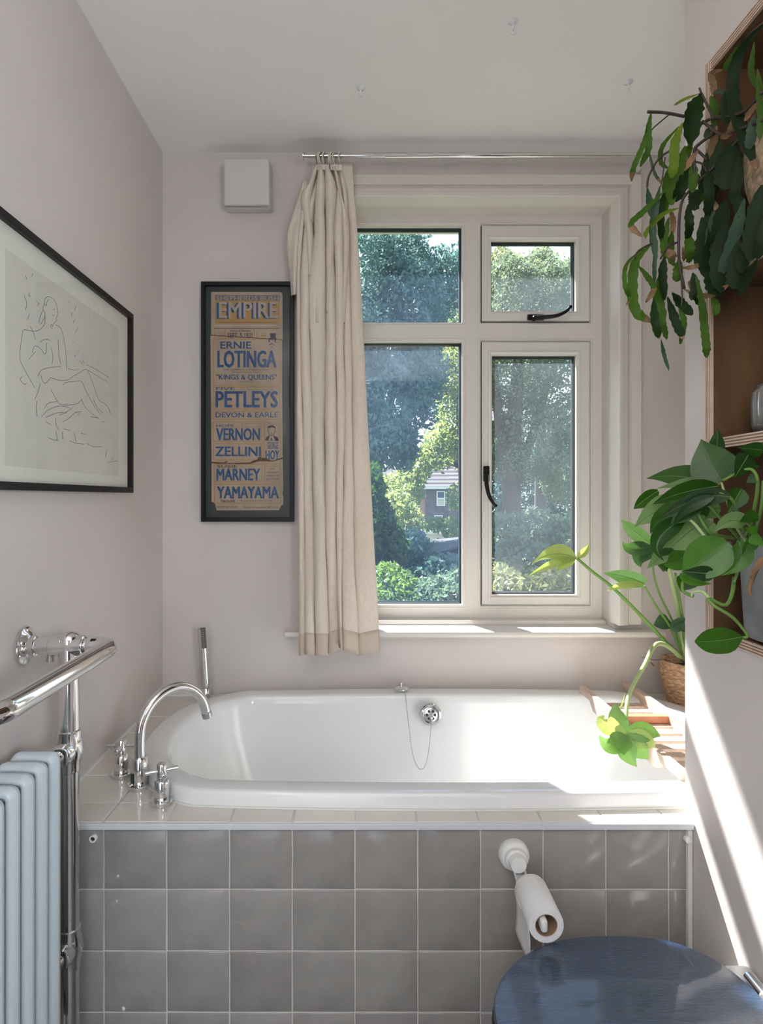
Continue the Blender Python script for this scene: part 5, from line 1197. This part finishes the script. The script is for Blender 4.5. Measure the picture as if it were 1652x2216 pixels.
for k in range(9):
    t = k/9; y = DH-0.32+3.8*t; z = ze+0.03+2.2*t
    m.box((x0-0.2, y, z), (x1+0.2, y+0.06, z+0.06))
m.build('roof_courses', mat('roof_tile_light', (0.55, 0.50, 0.48), 0.9), rf)
MB().box((x0-0.25, DH-0.4, ze-0.12), (x1+0.3, DH-0.28, ze)).build('gutter', WF, hs_)
wx0, wx1, wz0, wz1 = XW(945, DH), XW(963.5, DH), ZW(1095, DH), ZW(1062.5, DH)
wn = MB().ring(wx0, wx1, wz0, wz1, [(0, DH), (0, DH-0.08), (0.06, DH-0.08), (0.06, DH-0.03)]).box((wx0, DH-0.07, (wz0+wz1)/2-0.04), (wx1, DH-0.03, (wz0+wz1)/2+0.04)).build('window', WF, hs_)
m = MB().box((wx0+0.05, DH-0.04, (wz0+wz1)/2), (wx1-0.05, DH-0.02, wz1-0.05)); m.build('pane', GD, wn); MB().box((wx0+0.05, DH-0.04, wz0+0.05), (wx1-0.05, DH-0.02, (wz0+wz1)/2)).build('blind', mat('cream_blind', (0.6, 0.55, 0.45), 0.9), wn)
wn2 = MB().box((XW(940, DH), DH-0.08, ZW(1127, DH)), (XW(958, DH), DH-0.03, ZW(1115, DH))).build('window', WF, hs_)
MB().box((XW(942, DH), DH-0.1, ZW(1126, DH)), (XW(956, DH), DH-0.07, ZW(1117, DH))).build('pane', GD, wn2)
MB().box((XW(975, DH), DH+2.5, ze+1.2), (XW(990, DH), DH+3.4, ze+3.0)).build('chimney', BR, hs_)
h2 = thing('pale_house', 'pale rendered house gable glimpsed below the dark tree', 'house', gbase(840, 40.0))
MB().poly([P(815, 1060, 40), P(872, 1060, 40), P(872, 1035, 40), P(850, 1005, 40), P(815, 1020, 40)], (0, 5, 0)).build('wall', RW, h2)
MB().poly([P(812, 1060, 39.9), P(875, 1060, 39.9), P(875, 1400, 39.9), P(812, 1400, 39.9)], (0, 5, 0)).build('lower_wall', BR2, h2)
h3 = thing('garden_wall', 'low white rendered garden building behind the fence', 'building', gbase(940, 19.0))
MB().box((XW(925, 19), 19, GZ), (XW(1010, 19), 20.5, ZW(1153, 19))).build('wall', RW, h3)
MB().box((XW(905, 19), 18.7, ZW(1140, 18.7)), (XW(926, 18.7), 20, ZW(1131, 18.7))).build('flat_roof', WF, h3)
MB().box((XW(922, 19), 18.8, ZW(1156, 18.8)), (XW(1012, 18.8), 20.7, ZW(1150, 18.8))).build('roof_edge', WF, h3)
FW = mat('fence_timber', (0.03, 0.032, 0.038), 0.8, var=0.3, vscale=4)
fn = thing('garden_fence', 'dark timber garden fence behind the shed with lattice top', 'fence', gbase(900, 12.0))
for k in range(34):
    x = XW(800, 12)+k*0.105
    if x > XW(1010, 12): break
    MB().box((x, 12, GZ), (x+0.095, 12.03, ZW(1180, 12))).build('fence_board', FW, fn)
for k in range(12): x = XW(800, 12)+k*0.17; MB().box((x, 12.0, ZW(1180, 12)), (x+0.02, 12.02, ZW(1164, 12))).build('lattice_bar', FW, fn)
for z in (1164, 1172): MB().box((XW(800, 12), 11.98, ZW(z, 12)-0.012), (XW(925, 12), 12.0, ZW(z, 12)+0.012)).build('lattice_rail', FW, fn)
sd_ = thing('timber_shed', 'dark timber shed with sloping boarded roof near the fence', 'shed', gbase(970, 9.0))
MB().box((XW(925, 9.6), 9.0, GZ), (XW(1060, 9), 10.6, ZW(1196, 9))).build('wall', FW, sd_)
for k in range(5):
    a0, a1 = k/5, (k+1)/5
    l0 = P(922+a0*14, 1204-a0*36, 8.9+a0*1.6); r0 = P(1060+a0*2, 1168-a0*5-8, 8.9+a0*1.6)
    l1 = P(922+a1*14, 1204-a1*36, 8.9+a1*1.6); r1 = P(1060+a1*2, 1168-a1*5-8, 8.9+a1*1.6)
    MB().poly([l0, r0, r1, l1], (0, 0, -0.03-0.006*k)).build('roof_board', mat('shed_roof', (0.045, 0.05, 0.06), 0.8, var=0.3, vscale=4), sd_)
tree('climbing_plant', 'dark leafy climber spilling over the shed roof', gbase(960, 8.6), [(945, 1215, 8.6, 26, 16, .4), (985, 1225, 8.4, 40, 26, .4)], F5, 0.04, 2600, None, cat='climber')
